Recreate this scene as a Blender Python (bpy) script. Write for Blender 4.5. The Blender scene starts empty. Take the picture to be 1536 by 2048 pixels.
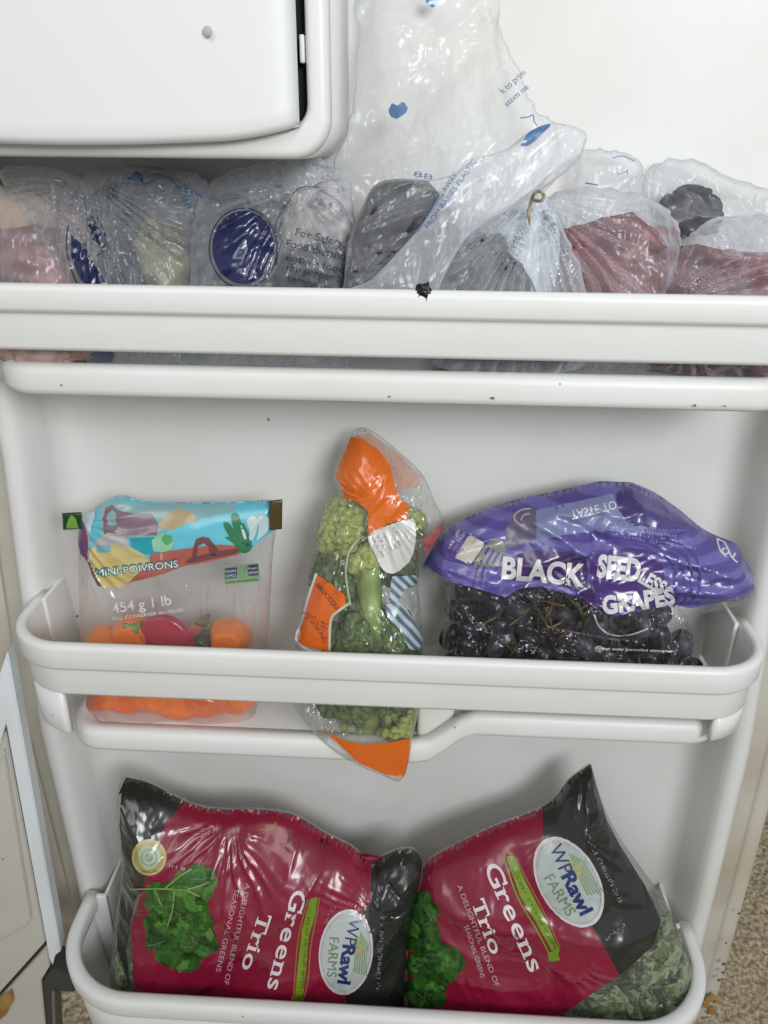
import bpy, bmesh, math, random
import numpy as np
from mathutils import Vector, Matrix
random.seed(7)
S = bpy.context.scene
COL = S.collection
# ------------------------------------------------------------------ camera
F_PX = 1539.0
TH, PS, RO = math.radians(25.196), math.radians(2.714), math.radians(0.557)
CAM = np.array([0.0, -0.66, 1.15])
_F = np.array([-math.sin(PS)*math.cos(TH), math.cos(PS)*math.cos(TH), -math.sin(TH)])
_r = np.cross(_F, [0, 0, 1.0]); _r /= np.linalg.norm(_r)
_u = np.cross(_r, _F)
_R = _r*math.cos(RO) + _u*math.sin(RO)
_U = -_r*math.sin(RO) + _u*math.cos(RO)
cd = bpy.data.cameras.new('camera')
cam = bpy.data.objects.new('camera', cd); COL.objects.link(cam)
cd.sensor_width = 36.0
cd.lens = 36.0*F_PX/2048.0
cd.clip_start = 0.02; cd.clip_end = 50
m = Matrix(((_R[0], _U[0], -_F[0], CAM[0]), (_R[1], _U[1], -_F[1], CAM[1]), (_R[2], _U[2], -_F[2], CAM[2]), (0, 0, 0, 1)))
cam.matrix_world = m
S.camera = cam
# ------------------------------------------------------------------ light
w = bpy.data.worlds.new('World'); S.world = w; w.use_nodes = True
bg = w.node_tree.nodes['Background']
bg.inputs[0].default_value = (0.89, 0.945, 1.0, 1); bg.inputs[1].default_value = 0.36
def area(name, loc, target, size, power, col, sy=None):
    l = bpy.data.lights.new(name, 'AREA'); l.energy = power; l.color = col
    l.shape = 'RECTANGLE'; l.size = size; l.size_y = sy or size
    o = bpy.data.objects.new(name, l); COL.objects.link(o)
    o.location = loc
    d = Vector(target) - Vector(loc)
    o.rotation_euler = d.to_track_quat('-Z', 'Y').to_euler()
    return o
k1 = area('window_light', (0.90, -2.0, 1.80), (0.02, 0, 1.06), 0.9, 9.0, (0.935, 0.97, 1.0), 0.7); k1.data.spread = math.radians(96)
k2 = area('fill_light', (-0.5, -1.3, 2.2), (0.0, 0, 1.10), 0.9, 2.2, (1.0, 0.97, 0.92)); k2.data.spread = math.radians(95)  # warm fill lamp added to brighten the door, not a fixture of the room
S.view_settings.view_transform = 'Standard'
S.view_settings.look = 'None'
S.view_settings.exposure = 0.10
S.view_settings.gamma = 1.0
S.cycles.transparent_max_bounces = 24
S.cycles.max_bounces = 10
S.cycles.use_adaptive_sampling = True
S.cycles.use_denoising = True

# ------------------------------------------------------------------ helpers
def rays(px):
    px = np.atleast_2d(np.asarray(px, float))
    return _F[None] + _R[None]*((px[:, 0:1]-768)/F_PX) - _U[None]*((px[:, 1:2]-1024)/F_PX)
def W(px, py, y):
    d = rays([(px, py)])[0]
    return CAM + d*(y-CAM[1])/d[1]
def tag(o, label=None, cat=None, group=None, kind=None):
    if label: o['label'] = label
    if cat: o['category'] = cat
    if group: o['group'] = group
    if kind: o['kind'] = kind
    return o
def empty(name, loc, label, cat, group=None):
    o = bpy.data.objects.new(name, None); COL.objects.link(o)
    o.empty_display_size = 0.02
    o.location = loc
    bpy.context.view_layer.update()
    return tag(o, label, cat, group)
def mobj(name, verts, faces, mat, parent=None, smooth=True):
    me = bpy.data.meshes.new(name)
    me.from_pydata([tuple(map(float, v)) for v in verts], [], [tuple(map(int, f)) for f in faces])
    me.update()
    if smooth: me.shade_smooth()
    if mat: me.materials.append(mat)
    o = bpy.data.objects.new(name, me); COL.objects.link(o)
    if parent is not None:
        o.parent = parent
        o.matrix_parent_inverse = Matrix.Translation(-root_loc(parent))
    return o
def root_loc(p):
    v = Vector((0, 0, 0))
    while p is not None:
        if p.type == 'EMPTY': v = v + p.location
        p = None
    return v
def box_vf(x0, x1, y0, y1, z0, z1):
    v = [(x0,y0,z0),(x1,y0,z0),(x1,y1,z0),(x0,y1,z0),(x0,y0,z1),(x1,y0,z1),(x1,y1,z1),(x0,y1,z1)]
    f = [(0,3,2,1),(4,5,6,7),(0,1,5,4),(1,2,6,5),(2,3,7,6),(3,0,4,7)]
    return v, f
def rbox(name, b, r, mat, parent=None, seg=3):
    bm = bmesh.new(); v, f = box_vf(*b)
    vs = [bm.verts.new(q) for q in v]
    for q in f: bm.faces.new([vs[i] for i in q])
    if r > 0: bmesh.ops.bevel(bm, geom=bm.edges[:], offset=r, segments=seg, profile=0.5, affect='EDGES')
    bmesh.ops.recalc_face_normals(bm, faces=bm.faces[:])
    me = bpy.data.meshes.new(name); bm.to_mesh(me); bm.free(); me.shade_smooth()
    me.materials.append(mat)
    o = bpy.data.objects.new(name, me); COL.objects.link(o)
    if parent is not None:
        o.parent = parent; o.matrix_parent_inverse = Matrix.Translation(-root_loc(parent))
    return o
def arc(cx, cy, r, a0, a1, n):
    return [(cx+r*math.cos(math.radians(a0+(a1-a0)*i/n)), cy+r*math.sin(math.radians(a0+(a1-a0)*i/n))) for i in range(n+1)]
def sweep(path, sec, closed=True):
    """path: (x,y,z) points; sec: (n,z) points, n to the left-hand outside of the travel direction in plan"""
    P_ = np.array([(p[0], p[1], p[2] if len(p) > 2 else 0.0) for p in path], float)
    n = len(P_); T = np.zeros((n, 2))
    T[1:-1] = P_[2:, :2]-P_[:-2, :2]; T[0] = P_[1, :2]-P_[0, :2]; T[-1] = P_[-1, :2]-P_[-2, :2]
    T /= np.linalg.norm(T, axis=1)[:, None]
    N = np.stack([T[:, 1], -T[:, 0]], 1)
    V = []; Fc = []
    k = len(sec)
    for i in range(n):
        for (a, b) in sec:
            V.append((P_[i, 0]+N[i, 0]*a, P_[i, 1]+N[i, 1]*a, P_[i, 2]+b))
    for i in range(n-1):
        for j in range(k if closed else k-1):
            j2 = (j+1) % k
            Fc.append((i*k+j, (i+1)*k+j, (i+1)*k+j2, i*k+j2))
    if closed:
        Fc.append(tuple(range(k))); Fc.append(tuple((n-1)*k+j for j in reversed(range(k))))
    return V, Fc
def merge(*vf):
    V = []; Fc = []
    for v, f in vf:
        o = len(V); V += list(v); Fc += [tuple(i+o for i in q) for q in f]
    return V, Fc

# ------------------------------------------------------------------ numpy noise
def _hash(ix, iy, s):
    h = (ix.astype(np.int64)*374761393 + iy.astype(np.int64)*668265263 + s*974711) & 0x7fffffff
    h = ((h ^ (h >> 13))*1274126177) & 0x7fffffff
    h = h ^ (h >> 16)
    return (h & 0xffff)/65536.0*2*math.pi
def perlin(x, y, s=0):
    x = np.asarray(x, float); y = np.asarray(y, float)
    ix = np.floor(x); iy = np.floor(y); fx = x-ix; fy = y-iy
    def g(dx, dy):
        a = _hash(ix+dx, iy+dy, s); return np.cos(a)*(fx-dx)+np.sin(a)*(fy-dy)
    ux = fx*fx*fx*(fx*(fx*6-15)+10); uy = fy*fy*fy*(fy*(fy*6-15)+10)
    a = g(0, 0)*(1-ux)+g(1, 0)*ux; b = g(0, 1)*(1-ux)+g(1, 1)*ux
    return (a*(1-uy)+b*uy)*1.4
def crump(scale, amp, ang=0.0, st=1.0, seed=0, warp=0.35):
    """sharp creases; scale = crease spacing in m"""
    ca, sa = math.cos(math.radians(ang)), math.sin(math.radians(ang))
    def f(x, z):
        u = (x*ca+z*sa)/(scale*st); v = (-x*sa+z*ca)/scale
        du = perlin(u*0.6+7, v*0.6, seed+11)*warp; dv = perlin(u*0.6, v*0.6+5, seed+12)*warp
        n = perlin(u+du*2, v+dv*2, seed); n2 = perlin(u*2.1+du*3, v*2.1+dv*3+9, seed+3)
        return amp*(1-2.2*np.abs(n)) + amp*0.45*(1-2.2*np.abs(n2)) - amp*0.7
    return f
def waves(scale, amp, seed=0):
    def f(x, z): return amp*(perlin(x/scale, z/scale, seed)+0.4*perlin(x/scale*2, z/scale*2+3, seed+1))
    return f
def gather(c, k, amp, r0, r1, seed=0):
    """pleats radiating from c (x,z)"""
    def f(x, z):
        dx = x-c[0]; dz = z-c[1]; r = np.hypot(dx, dz)+1e-6; a = np.arctan2(dz, dx)
        ph = a*k + 2.4*perlin(a*1.7+3, r*9, seed)+1.2*perlin(a*4.3, r*25, seed+4)
        env = np.clip(r/r0, 0, 1)*np.exp(-np.maximum(r-r0, 0)/r1)
        s = np.sin(ph); return amp*env*(1-1.6*np.abs(s)+0.35*np.sin(ph*2.3))
    return f
def ridge(p, q, wd, amp, sharp=1.0):
    p = np.array(p, float); q = np.array(q, float)
    def f(x, z):
        d = q-p; L2 = d@d; t = np.clip(((x-p[0])*d[0]+(z-p[1])*d[1])/L2, 0, 1)
        dist = np.hypot(x-p[0]-t*d[0], z-p[1]-t*d[1])
        fade = np.clip(np.minimum(t, 1-t)*6+.15, 0, 1)
        return amp*fade*np.exp(-(dist/wd)**sharp)
    return f

# ------------------------------------------------------------------ polygon patches
def poly_dist(P, poly):
    A = poly; B = np.roll(poly, -1, axis=0)
    out = np.empty(len(P)); near = np.empty((len(P), 2))
    for s in range(0, len(P), 20000):
        p = P[s:s+20000]
        d = B-A; L2 = np.maximum((d**2).sum(1), 1e-12)
        t = np.clip(((p[:, None]-A[None])*d[None]).sum(2)/L2[None], 0, 1)
        c = A[None]+t[..., None]*d[None]
        dd = ((p[:, None]-c)**2).sum(2); j = dd.argmin(1)
        out[s:s+20000] = np.sqrt(dd[np.arange(len(p)), j]); near[s:s+20000] = c[np.arange(len(p)), j]
    return out, near
def inside(P, poly):
    x, y = P[:, 0], P[:, 1]; r = np.zeros(len(P), bool)
    A = poly; B = np.roll(poly, -1, axis=0)
    for (ax, ay), (bx, by) in zip(A, B):
        c = ((ay > y) != (by > y))
        with np.errstate(divide='ignore', invalid='ignore'):
            r ^= c & (x < (bx-ax)*(y-ay)/(by-ay+1e-30)+ax)
    return r
def smooth_poly(pts, n=8, corner=()):
    """closed Catmull-Rom; indices in corner stay sharp"""
    P_ = [np.array(p, float) for p in pts]; N = len(P_); out = []
    for i in range(N):
        p0, p1, p2, p3 = P_[i-1], P_[i], P_[(i+1) % N], P_[(i+2) % N]
        t1 = (p2-p0)/2 if i not in corner else (p2-p1)*0.5
        t2 = (p3-p1)/2 if (i+1) % N not in corner else (p2-p1)*0.5
        for k in range(n):
            t = k/n
            out.append((2*t**3-3*t**2+1)*p1+(t**3-2*t**2+t)*t1+(-2*t**3+3*t**2)*p2+(t**3-t**2)*t2)
    return np.array(out)
def patch(poly, sp):
    """triangulated/quad grid clipped to poly with snapped border -> pts(N,2), faces, is_border"""
    lo = np.floor((poly.min(0)-sp)/sp)*sp; hi = poly.max(0)+sp
    nx = int((hi[0]-lo[0])/sp)+2; nz = int((hi[1]-lo[1])/sp)+2
    gx, gz = np.meshgrid(lo[0]+np.arange(nx)*sp, lo[1]+np.arange(nz)*sp)
    G = np.stack([gx.ravel(), gz.ravel()], 1)
    cx, cz = np.meshgrid(lo[0]+(np.arange(nx-1)+.5)*sp, lo[1]+(np.arange(nz-1)+.5)*sp)
    ins = inside(np.stack([cx.ravel(), cz.ravel()], 1), poly).reshape(nz-1, nx-1)
    if not ins.any(): return np.zeros((0, 2)), [], np.zeros(0, bool)
    jj, ii = np.nonzero(ins)
    a = jj*nx+ii; Q = np.stack([a, a+1, a+nx+1, a+nx], 1)
    cnt = np.zeros(len(G), int); np.add.at(cnt, Q.ravel(), 1)
    used = cnt > 0; border = used & (cnt < 4)
    idx = -np.ones(len(G), int); idx[used] = np.arange(used.sum())
    P_ = G[used].copy(); bd = border[used]
    if bd.any():
        _, nr = poly_dist(P_[bd], poly); P_[bd] = nr
    return P_, idx[Q], bd

class Bag:
    def __init__(s, outline, y0, z0, ky, T, wd, Tb=None, folds=(), kx=0.0, x0=0.0, corner=(), sm=6, edge=0.006, px=True):
        s.y0, s.z0, s.ky, s.kx, s.x0, s.T, s.wd, s.Tb = y0, z0, ky, kx, x0, T, wd, (T*0.5 if Tb is None else Tb)
        s.edge = edge
        pts = [s.plane_px(p) for p in outline] if px else outline
        s.poly = smooth_poly(pts, sm, corner)
        s.folds = list(folds)
        s.ymin = None; s.calm = []
    def base(s, x, z): return s.y0+s.ky*(z-s.z0)+s.kx*(x-s.x0)
    def plane_px(s, p):
        d = rays([p])[0]
        # y = y0+ky(z-z0)+kx(x-x0)
        num = s.y0+s.ky*(CAM[2]-s.z0)+s.kx*(CAM[0]-s.x0)-CAM[1]
        t = num/(d[1]-s.ky*d[2]-s.kx*d[0]); q = CAM+d*t
        return (q[0], q[2])
    def infl(s, P_):
        d, _ = poly_dist(P_, s.poly); t = np.clip(d/s.wd, 0, 1)
        return d, np.sqrt(np.clip(1-(1-t)**2, 0, 1))
    def front(s, P_, fold=True):
        d, i = s.infl(P_); h = s.T*i
        if fold:
            e = np.clip(d/s.edge, 0.0, 1)
            for (cx_, cz_, cr_, ca_) in s.calm: e = e*(1-(1-ca_)*np.exp(-(((P_[:, 0]-cx_)**2+(P_[:, 1]-cz_)**2)/cr_**2)**2))
            for f in s.folds: h = h+e*f(P_[:, 0], P_[:, 1])
        y = s.base(P_[:, 0], P_[:, 1])-h
        if s.ymin is not None: y = s.ymin + np.logaddexp(0, (y-s.ymin)/0.003)*0.003
        return y
    def back(s, P_):
        d, i = s.infl(P_)
        return s.base(P_[:, 0], P_[:, 1])+s.Tb*i
    def on(s, px, fold=True):
        px = np.atleast_2d(np.asarray(px, float)); d = rays(px)
        q = np.array([s.plane_px(p) for p in px])
        for _k in range(9):
            y = s.front(q, fold and _k > 3); t = (y-CAM[1])/d[:, 1]
            new = np.stack([CAM[0]+d[:, 0]*t, CAM[2]+d[:, 2]*t], 1)
            q = 0.4*q+0.6*new
        return q
    def film(s, name, mat, parent, sp=0.0016):
        P_, Q, bd = patch(s.poly, sp)
        yf = s.front(P_); yb = s.back(P_); yf[bd] = s.base(P_[bd, 0], P_[bd, 1])
        n = len(P_); inner = np.nonzero(~bd)[0]
        back_idx = np.arange(n); back_idx[inner] = n+np.arange(len(inner))
        V = np.concatenate([np.stack([P_[:, 0], yf, P_[:, 1]], 1), np.stack([P_[inner, 0], yb[inner], P_[inner, 1]], 1)])
        Fc = [tuple(q) for q in Q]
        for q in Q:
            r = back_idx[q]
            if not (bd[q].all()): Fc.append((r[3], r[2], r[1], r[0]))
        return mobj(name, V, Fc, mat, parent)
    def sheet(s, name, poly_px, mat, parent, lev=1, sp=0.0016, sm=0, corner=(), inset=True):
        pp = smooth_poly(poly_px, sm, corner) if sm else dens(poly_px, 12)
        q = s.on(pp)
        P_, Q, bd = patch(q, sp)
        if len(P_) == 0: return None
        if inset:
            ok = inside(P_, s.poly)
            if not ok.all():
                _, nr = poly_dist(P_[~ok], s.poly); P_[~ok] = nr
        y = s.front(P_)-(0.00030+0.00018*lev)
        return mobj(name, np.stack([P_[:, 0], y, P_[:, 1]], 1), Q, mat, parent)
    def line(s, name, pts_px, wpx, mat, parent, lev=2, sm=True, closed=False):
        """thin printed line following pixels"""
        p = np.array(pts_px, float)
        if sm:
            q = []
            N = len(p)
            for i in range(N if closed else N-1):
                p0 = p[i-1] if (i > 0 or closed) else p[i]; p1 = p[i]; p2 = p[(i+1) % N]; p3 = p[(i+2) % N] if (i+2 < N or closed) else p2
                for k in range(6):
                    t = k/6; q.append(0.5*((2*p1)+(-p0+p2)*t+(2*p0-5*p1+4*p2-p3)*t*t+(-p0+3*p1-3*p2+p3)*t**3))
            if not closed: q.append(p[-1])
            p = np.array(q)
        if closed: p = np.vstack([p, p[:1]])
        T = np.gradient(p, axis=0); T /= np.linalg.norm(T, axis=1)[:, None]+1e-9
        N_ = np.stack([-T[:, 1], T[:, 0]], 1)*wpx/2
        L = s.on(p+N_); R_ = s.on(p-N_); yl = s.front(L)-(0.00030+0.00018*lev); yr = s.front(R_)-(0.00030+0.00018*lev)
        n = len(p)
        V = [(L[i, 0], yl[i], L[i, 1]) for i in range(n)]+[(R_[i, 0], yr[i], R_[i, 1]) for i in range(n)]
        return mobj(name, V, [(i, i+1, n+i+1, n+i) for i in range(n-1)], mat, parent)
    def text(s, name, txt, p0, p1, hpx, mat, parent, lev=3, bold=0.0, shear=0.0, flipv=False, serif=False, align='FIT', arcpx=0.0):
        """txt from pixel p0 to p1 along the baseline, cap height hpx"""
        V2, F2 = text_mesh(txt, bold, serif)
        V2 = np.array(V2); xm = V2[:, 0].max(); x0 = V2[:, 0].min()
        p0 = np.array(p0, float); p1 = np.array(p1, float); L = np.linalg.norm(p1-p0)
        e = (p1-p0)/L; up = np.array([e[1], -e[0]])
        if flipv: up = -up
        u = (V2[:, 0]-x0)/(xm-x0); v = V2[:, 1]/0.70*hpx
        pix = p0[None]+e[None]*(u*L+v*shear)[:, None]+up[None]*(v+arcpx*4*u*(1-u))[:, None]
        q = s.on(pix); y = s.front(q)-(0.00030+0.00018*lev)
        return mobj(name, np.stack([q[:, 0], y, q[:, 1]], 1), F2, mat, parent)
def tuck(objs, bag, eps=.0012):
    """let what is in a bag lie inside its film"""
    for o in objs:
        if o.type != 'MESH': continue
        me = o.data; n = len(me.vertices); co = np.empty(n*3); me.vertices.foreach_get('co', co); co = co.reshape(-1, 3)
        P_ = co[:, [0, 2]].copy(); ok = inside(P_, bag.poly); d, nr = poly_dist(P_, bag.poly); P_[~ok] = nr[~ok]
        y = np.maximum(co[:, 1], bag.front(P_)+eps); co[:, 0] = P_[:, 0]; co[:, 2] = P_[:, 1]; co[:, 1] = y
        me.vertices.foreach_set('co', co.ravel()); me.update()
def dens(poly, step):
    out = []; N = len(poly)
    for i in range(N):
        a = np.array(poly[i], float); b = np.array(poly[(i+1) % N], float)
        n = max(1, int(np.linalg.norm(b-a)/step))
        for k in range(n): out.append(a+(b-a)*k/n)
    return np.array(out)
_tc = {}
def _raw(txt, bold):
    c = bpy.data.curves.new('t', 'FONT'); c.body = txt; c.size = 1.0; c.offset = bold; c.resolution_u = 4
    o = bpy.data.objects.new('t', c); COL.objects.link(o)
    dg = bpy.context.evaluated_depsgraph_get(); me = bpy.data.meshes.new_from_object(o.evaluated_get(dg))
    bpy.data.objects.remove(o); bpy.data.curves.remove(c)
    return me
def text_mesh(txt, bold=0.0, serif=False):
    key = (txt, bold, serif)
    if key in _tc: return _tc[key]
    bm = bmesh.new()
    if not serif:
        me = _raw(txt, bold); bm.from_mesh(me); bpy.data.meshes.remove(me)
    else:
        x = 0.0
        def rect(a, b, c, d):
            q = [bm.verts.new((a, c, 0)), bm.verts.new((b, c, 0)), bm.verts.new((b, d, 0)), bm.verts.new((a, d, 0))]; bm.faces.new(q)
        for ch in txt:
            if ch == ' ': x += .3; continue
            me = _raw(ch, bold); vs = np.array([v.co[:] for v in me.vertices]); lo, hi = vs.min(0), vs.max(0)
            off = x-lo[0]
            for v in me.vertices: v.co.x += off
            n0 = len(bm.verts); bm.from_mesh(me); bpy.data.meshes.remove(me)
            a, b, t = x, x+hi[0]-lo[0], hi[1]; st = 0.13+2*bold; q = .055
            if ch in 'rn': rect(a-.05, a+st+.05, 0, q); rect(a-.06, a+.02, t-q-.01, t-.01)
            if ch == 'n': rect(b-st-.05, b+.05, 0, q)
            if ch == 'i': rect(a-.06, b+.06, 0, q); rect(a-.07, a+.02, .5-q, .5)
            if ch == 'T': c = (a+b)/2; rect(c-.15, c+.15, 0, q); rect(a, a+q, t-.2, t); rect(b-q, b, t-.2, t)
            if ch == 'G': rect(b-.06, b+.01, t-.24, t-.01)
            x = b+(.10 if ch not in 'Tr' else .045)
    bmesh.ops.triangulate(bm, faces=bm.faces[:])
    for _ in range(3):
        mx = 0.22
        es = [e for e in bm.edges if e.calc_length() > mx]
        if not es: break
        bmesh.ops.subdivide_edges(bm, edges=es, cuts=1); bmesh.ops.triangulate(bm, faces=[f for f in bm.faces if len(f.verts) > 3])
    bm.verts.index_update()
    r = ([tuple(v.co[:2]) for v in bm.verts], [tuple(v.index for v in f.verts) for f in bm.faces]); bm.free()
    _tc[key] = r
    return r
def scribble(bag, name, p0, p1, hpx, mat, parent, lev=3, seed=1, word=(10, 30)):
    """print too small to read: a row of small letter-like strokes"""
    rr = random.Random(seed); p0 = np.array(p0, float); p1 = np.array(p1, float); L = np.linalg.norm(p1-p0); e = (p1-p0)/L; up = np.array([e[1], -e[0]])
    V = []; Fc = []; x = 0.0; nw = rr.uniform(*word)
    cells = []
    while x < L:
        cw = hpx*rr.uniform(.45, .7)
        for k in range(rr.choice((1, 2, 2))):
            if rr.random() < .5: cells.append((x+rr.random()*cw*.5, 0, hpx*.22, hpx*rr.uniform(.7, 1)))
            else: cells.append((x, hpx*rr.choice((0, .4, .75)), cw*.8, hpx*.22))
        x += cw*1.15; nw -= cw
        if nw < 0: x += hpx*.6; nw = rr.uniform(*word)
    pts = []
    for (a, b, ww, hh) in cells:
        i = len(pts); pts += [p0+e*a+up*b, p0+e*(a+ww)+up*b, p0+e*(a+ww)+up*(b+hh), p0+e*a+up*(b+hh)]; Fc.append((i, i+1, i+2, i+3))
    q = bag.on(np.array(pts)); y = bag.front(q)-(0.00030+0.00018*lev)
    return mobj(name, np.stack([q[:, 0], y, q[:, 1]], 1), Fc, mat, parent)

# ------------------------------------------------------------------ materials
def nt(name):
    mt = bpy.data.materials.new(name); mt.use_nodes = True; t = mt.node_tree
    for n in list(t.nodes): t.nodes.remove(n)
    out = t.nodes.new('ShaderNodeOutputMaterial')
    return mt, t, out
def N(t, typ, **kw):
    n = t.nodes.new(typ)
    for k, v in kw.items():
        if k.startswith('_'): setattr(n, k[1:], v)
        else: n.inputs[k].default_value = v
    return n
def bump(t, scale, strength, dist, detail=4, typ='ShaderNodeTexNoise', obj=True):
    tc = t.nodes.new('ShaderNodeTexCoord'); tx = t.nodes.new(typ); tx.inputs['Scale'].default_value = scale
    if typ == 'ShaderNodeTexNoise': tx.inputs['Detail'].default_value = detail
    t.links.new(tc.outputs['Object'], tx.inputs['Vector'])
    b = t.nodes.new('ShaderNodeBump'); b.inputs['Strength'].default_value = strength; b.inputs['Distance'].default_value = dist
    t.links.new(tx.outputs[0], b.inputs['Height'])
    return b, tx
def crinkle(t, scale, dist, rot=0.7, st=.38, prev=None):
    tc = t.nodes.new('ShaderNodeTexCoord'); mp = t.nodes.new('ShaderNodeMapping')
    mp.inputs['Rotation'].default_value = (0, rot, 0); mp.inputs['Scale'].default_value = (1, 1, st)
    t.links.new(tc.outputs['Object'], mp.inputs['Vector'])
    n1 = t.nodes.new('ShaderNodeTexNoise'); n1.inputs['Scale'].default_value = scale; n1.inputs['Detail'].default_value = 2.5; n1.inputs['Distortion'].default_value = .6
    t.links.new(mp.outputs[0], n1.inputs['Vector'])
    sb = N(t, 'ShaderNodeMath', _operation='SUBTRACT'); sb.inputs[1].default_value = .5; t.links.new(n1.outputs[0], sb.inputs[0])
    ab = N(t, 'ShaderNodeMath', _operation='ABSOLUTE'); t.links.new(sb.outputs[0], ab.inputs[0])
    b = t.nodes.new('ShaderNodeBump'); b.inputs['Strength'].default_value = 1.0; b.inputs['Distance'].default_value = dist; b.invert = True
    t.links.new(ab.outputs[0], b.inputs['Height'])
    if prev is not None: t.links.new(prev.outputs[0], b.inputs['Normal'])
    return b
def mat_plastic(name, col, rough=0.38, grime=0.12, gcol=(.55, .42, .28), spec=.45):
    mt, t, out = nt(name)
    p = N(t, 'ShaderNodeBsdfPrincipled'); p.inputs['Roughness'].default_value = rough
    p.inputs['Specular IOR Level'].default_value = spec
    b, tx = bump(t, 90, .05, .0006); t.links.new(b.outputs[0], p.inputs['Normal'])
    tc = t.nodes.new('ShaderNodeTexCoord')
    n1 = N(t, 'ShaderNodeTexNoise', Scale=7.0, Detail=6.0); t.links.new(tc.outputs['Object'], n1.inputs['Vector'])
    r1 = t.nodes.new('ShaderNodeValToRGB'); r1.color_ramp.elements[0].position = .46; r1.color_ramp.elements[1].position = .74
    r1.color_ramp.elements[0].color = (0, 0, 0, 1); r1.color_ramp.elements[1].color = (grime,)*3+(1,)
    t.links.new(n1.outputs[0], r1.inputs[0])
    # sparse specks
    v = N(t, 'ShaderNodeTexVoronoi', Scale=26.0); t.links.new(tc.outputs['Object'], v.inputs['Vector'])
    r2 = t.nodes.new('ShaderNodeValToRGB'); r2.color_ramp.elements[0].position = .025; r2.color_ramp.elements[1].position = .05
    r2.color_ramp.elements[0].color = (1, 1, 1, 1); r2.color_ramp.elements[1].color = (0, 0, 0, 1)
    t.links.new(v.outputs['Distance'], r2.inputs[0])
    n3 = N(t, 'ShaderNodeTexNoise', Scale=5.0); t.links.new(tc.outputs['Object'], n3.inputs['Vector'])
    m3 = N(t, 'ShaderNodeMath', _operation='GREATER_THAN'); m3.inputs[1].default_value = .60; t.links.new(n3.outputs[0], m3.inputs[0])
    m4 = N(t, 'ShaderNodeMath', _operation='MULTIPLY'); t.links.new(r2.outputs[0], m4.inputs[0]); t.links.new(m3.outputs[0], m4.inputs[1])
    mx = N(t, 'ShaderNodeMix', _data_type='RGBA'); mx.inputs[6].default_value = (*col, 1); mx.inputs[7].default_value = (*gcol, 1)
    t.links.new(r1.outputs[0], mx.inputs[0])
    mx2 = N(t, 'ShaderNodeMix', _data_type='RGBA'); t.links.new(m4.outputs[0], mx2.inputs[0]); t.links.new(mx.outputs[2], mx2.inputs[6]); mx2.inputs[7].default_value = (.22, .15, .08, 1)
    t.links.new(mx2.outputs[2], p.inputs['Base Color'])
    t.links.new(p.outputs[0], out.inputs[0])
    return mt
def mat_simple(name, col, rough=.5, spec=.5, bs=None, metal=0.0, sss=0.0):
    mt, t, out = nt(name); p = N(t, 'ShaderNodeBsdfPrincipled'); p.inputs['Base Color'].default_value = (*col, 1)
    p.inputs['Roughness'].default_value = rough; p.inputs['Specular IOR Level'].default_value = spec; p.inputs['Metallic'].default_value = metal
    if sss: p.inputs['Subsurface Weight'].default_value = sss; p.inputs['Subsurface Radius'].default_value = (.004, .002, .001)
    if bs: b, _ = bump(t, bs[0], bs[1], bs[2]); t.links.new(b.outputs[0], p.inputs['Normal'])
    t.links.new(p.outputs[0], out.inputs[0]); return mt
def mat_print(name, col, rough=.22, col2=None, nscale=30, alpha=1.0, bstr=.35, stripes=None, crs=22):
    """ink on glossy film"""
    mt, t, out = nt(name); p = N(t, 'ShaderNodeBsdfPrincipled'); p.inputs['Roughness'].default_value = rough
    p.inputs['Specular IOR Level'].default_value = .6
    p.inputs['Coat Weight'].default_value = .5; p.inputs['Coat Roughness'].default_value = .12
    b = crinkle(t, crs, .012*bstr, rot=.5+(len(name) % 7)*.35); t.links.new(b.outputs[0], p.inputs['Normal']); t.links.new(b.outputs[0], p.inputs['Coat Normal'])
    p.inputs['Base Color'].default_value = (*col, 1)
    if col2 is not None:
        tc = t.nodes.new('ShaderNodeTexCoord'); n1 = N(t, 'ShaderNodeTexNoise', Scale=float(nscale), Detail=5.0); t.links.new(tc.outputs['Object'], n1.inputs['Vector'])
        src = n1.outputs[0]
        if stripes:
            wv = N(t, 'ShaderNodeTexWave', Scale=float(stripes[0]), Distortion=float(stripes[1]), Detail=1.0); wv.inputs['Detail Scale'].default_value = .6
            wv.bands_direction = stripes[2]
            t.links.new(tc.outputs['Object'], wv.inputs['Vector']); src = wv.outputs[0]
        r = t.nodes.new('ShaderNodeValToRGB'); r.color_ramp.elements[0].position = .38; r.color_ramp.elements[1].position = .62
        r.color_ramp.elements[0].color = (*col, 1); r.color_ramp.elements[1].color = (*col2, 1)
        t.links.new(src, r.inputs[0]); t.links.new(r.outputs[0], p.inputs['Base Color'])
    if alpha < 1: p.inputs['Alpha'].default_value = alpha
    t.links.new(p.outputs[0], out.inputs[0]); return mt
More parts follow.
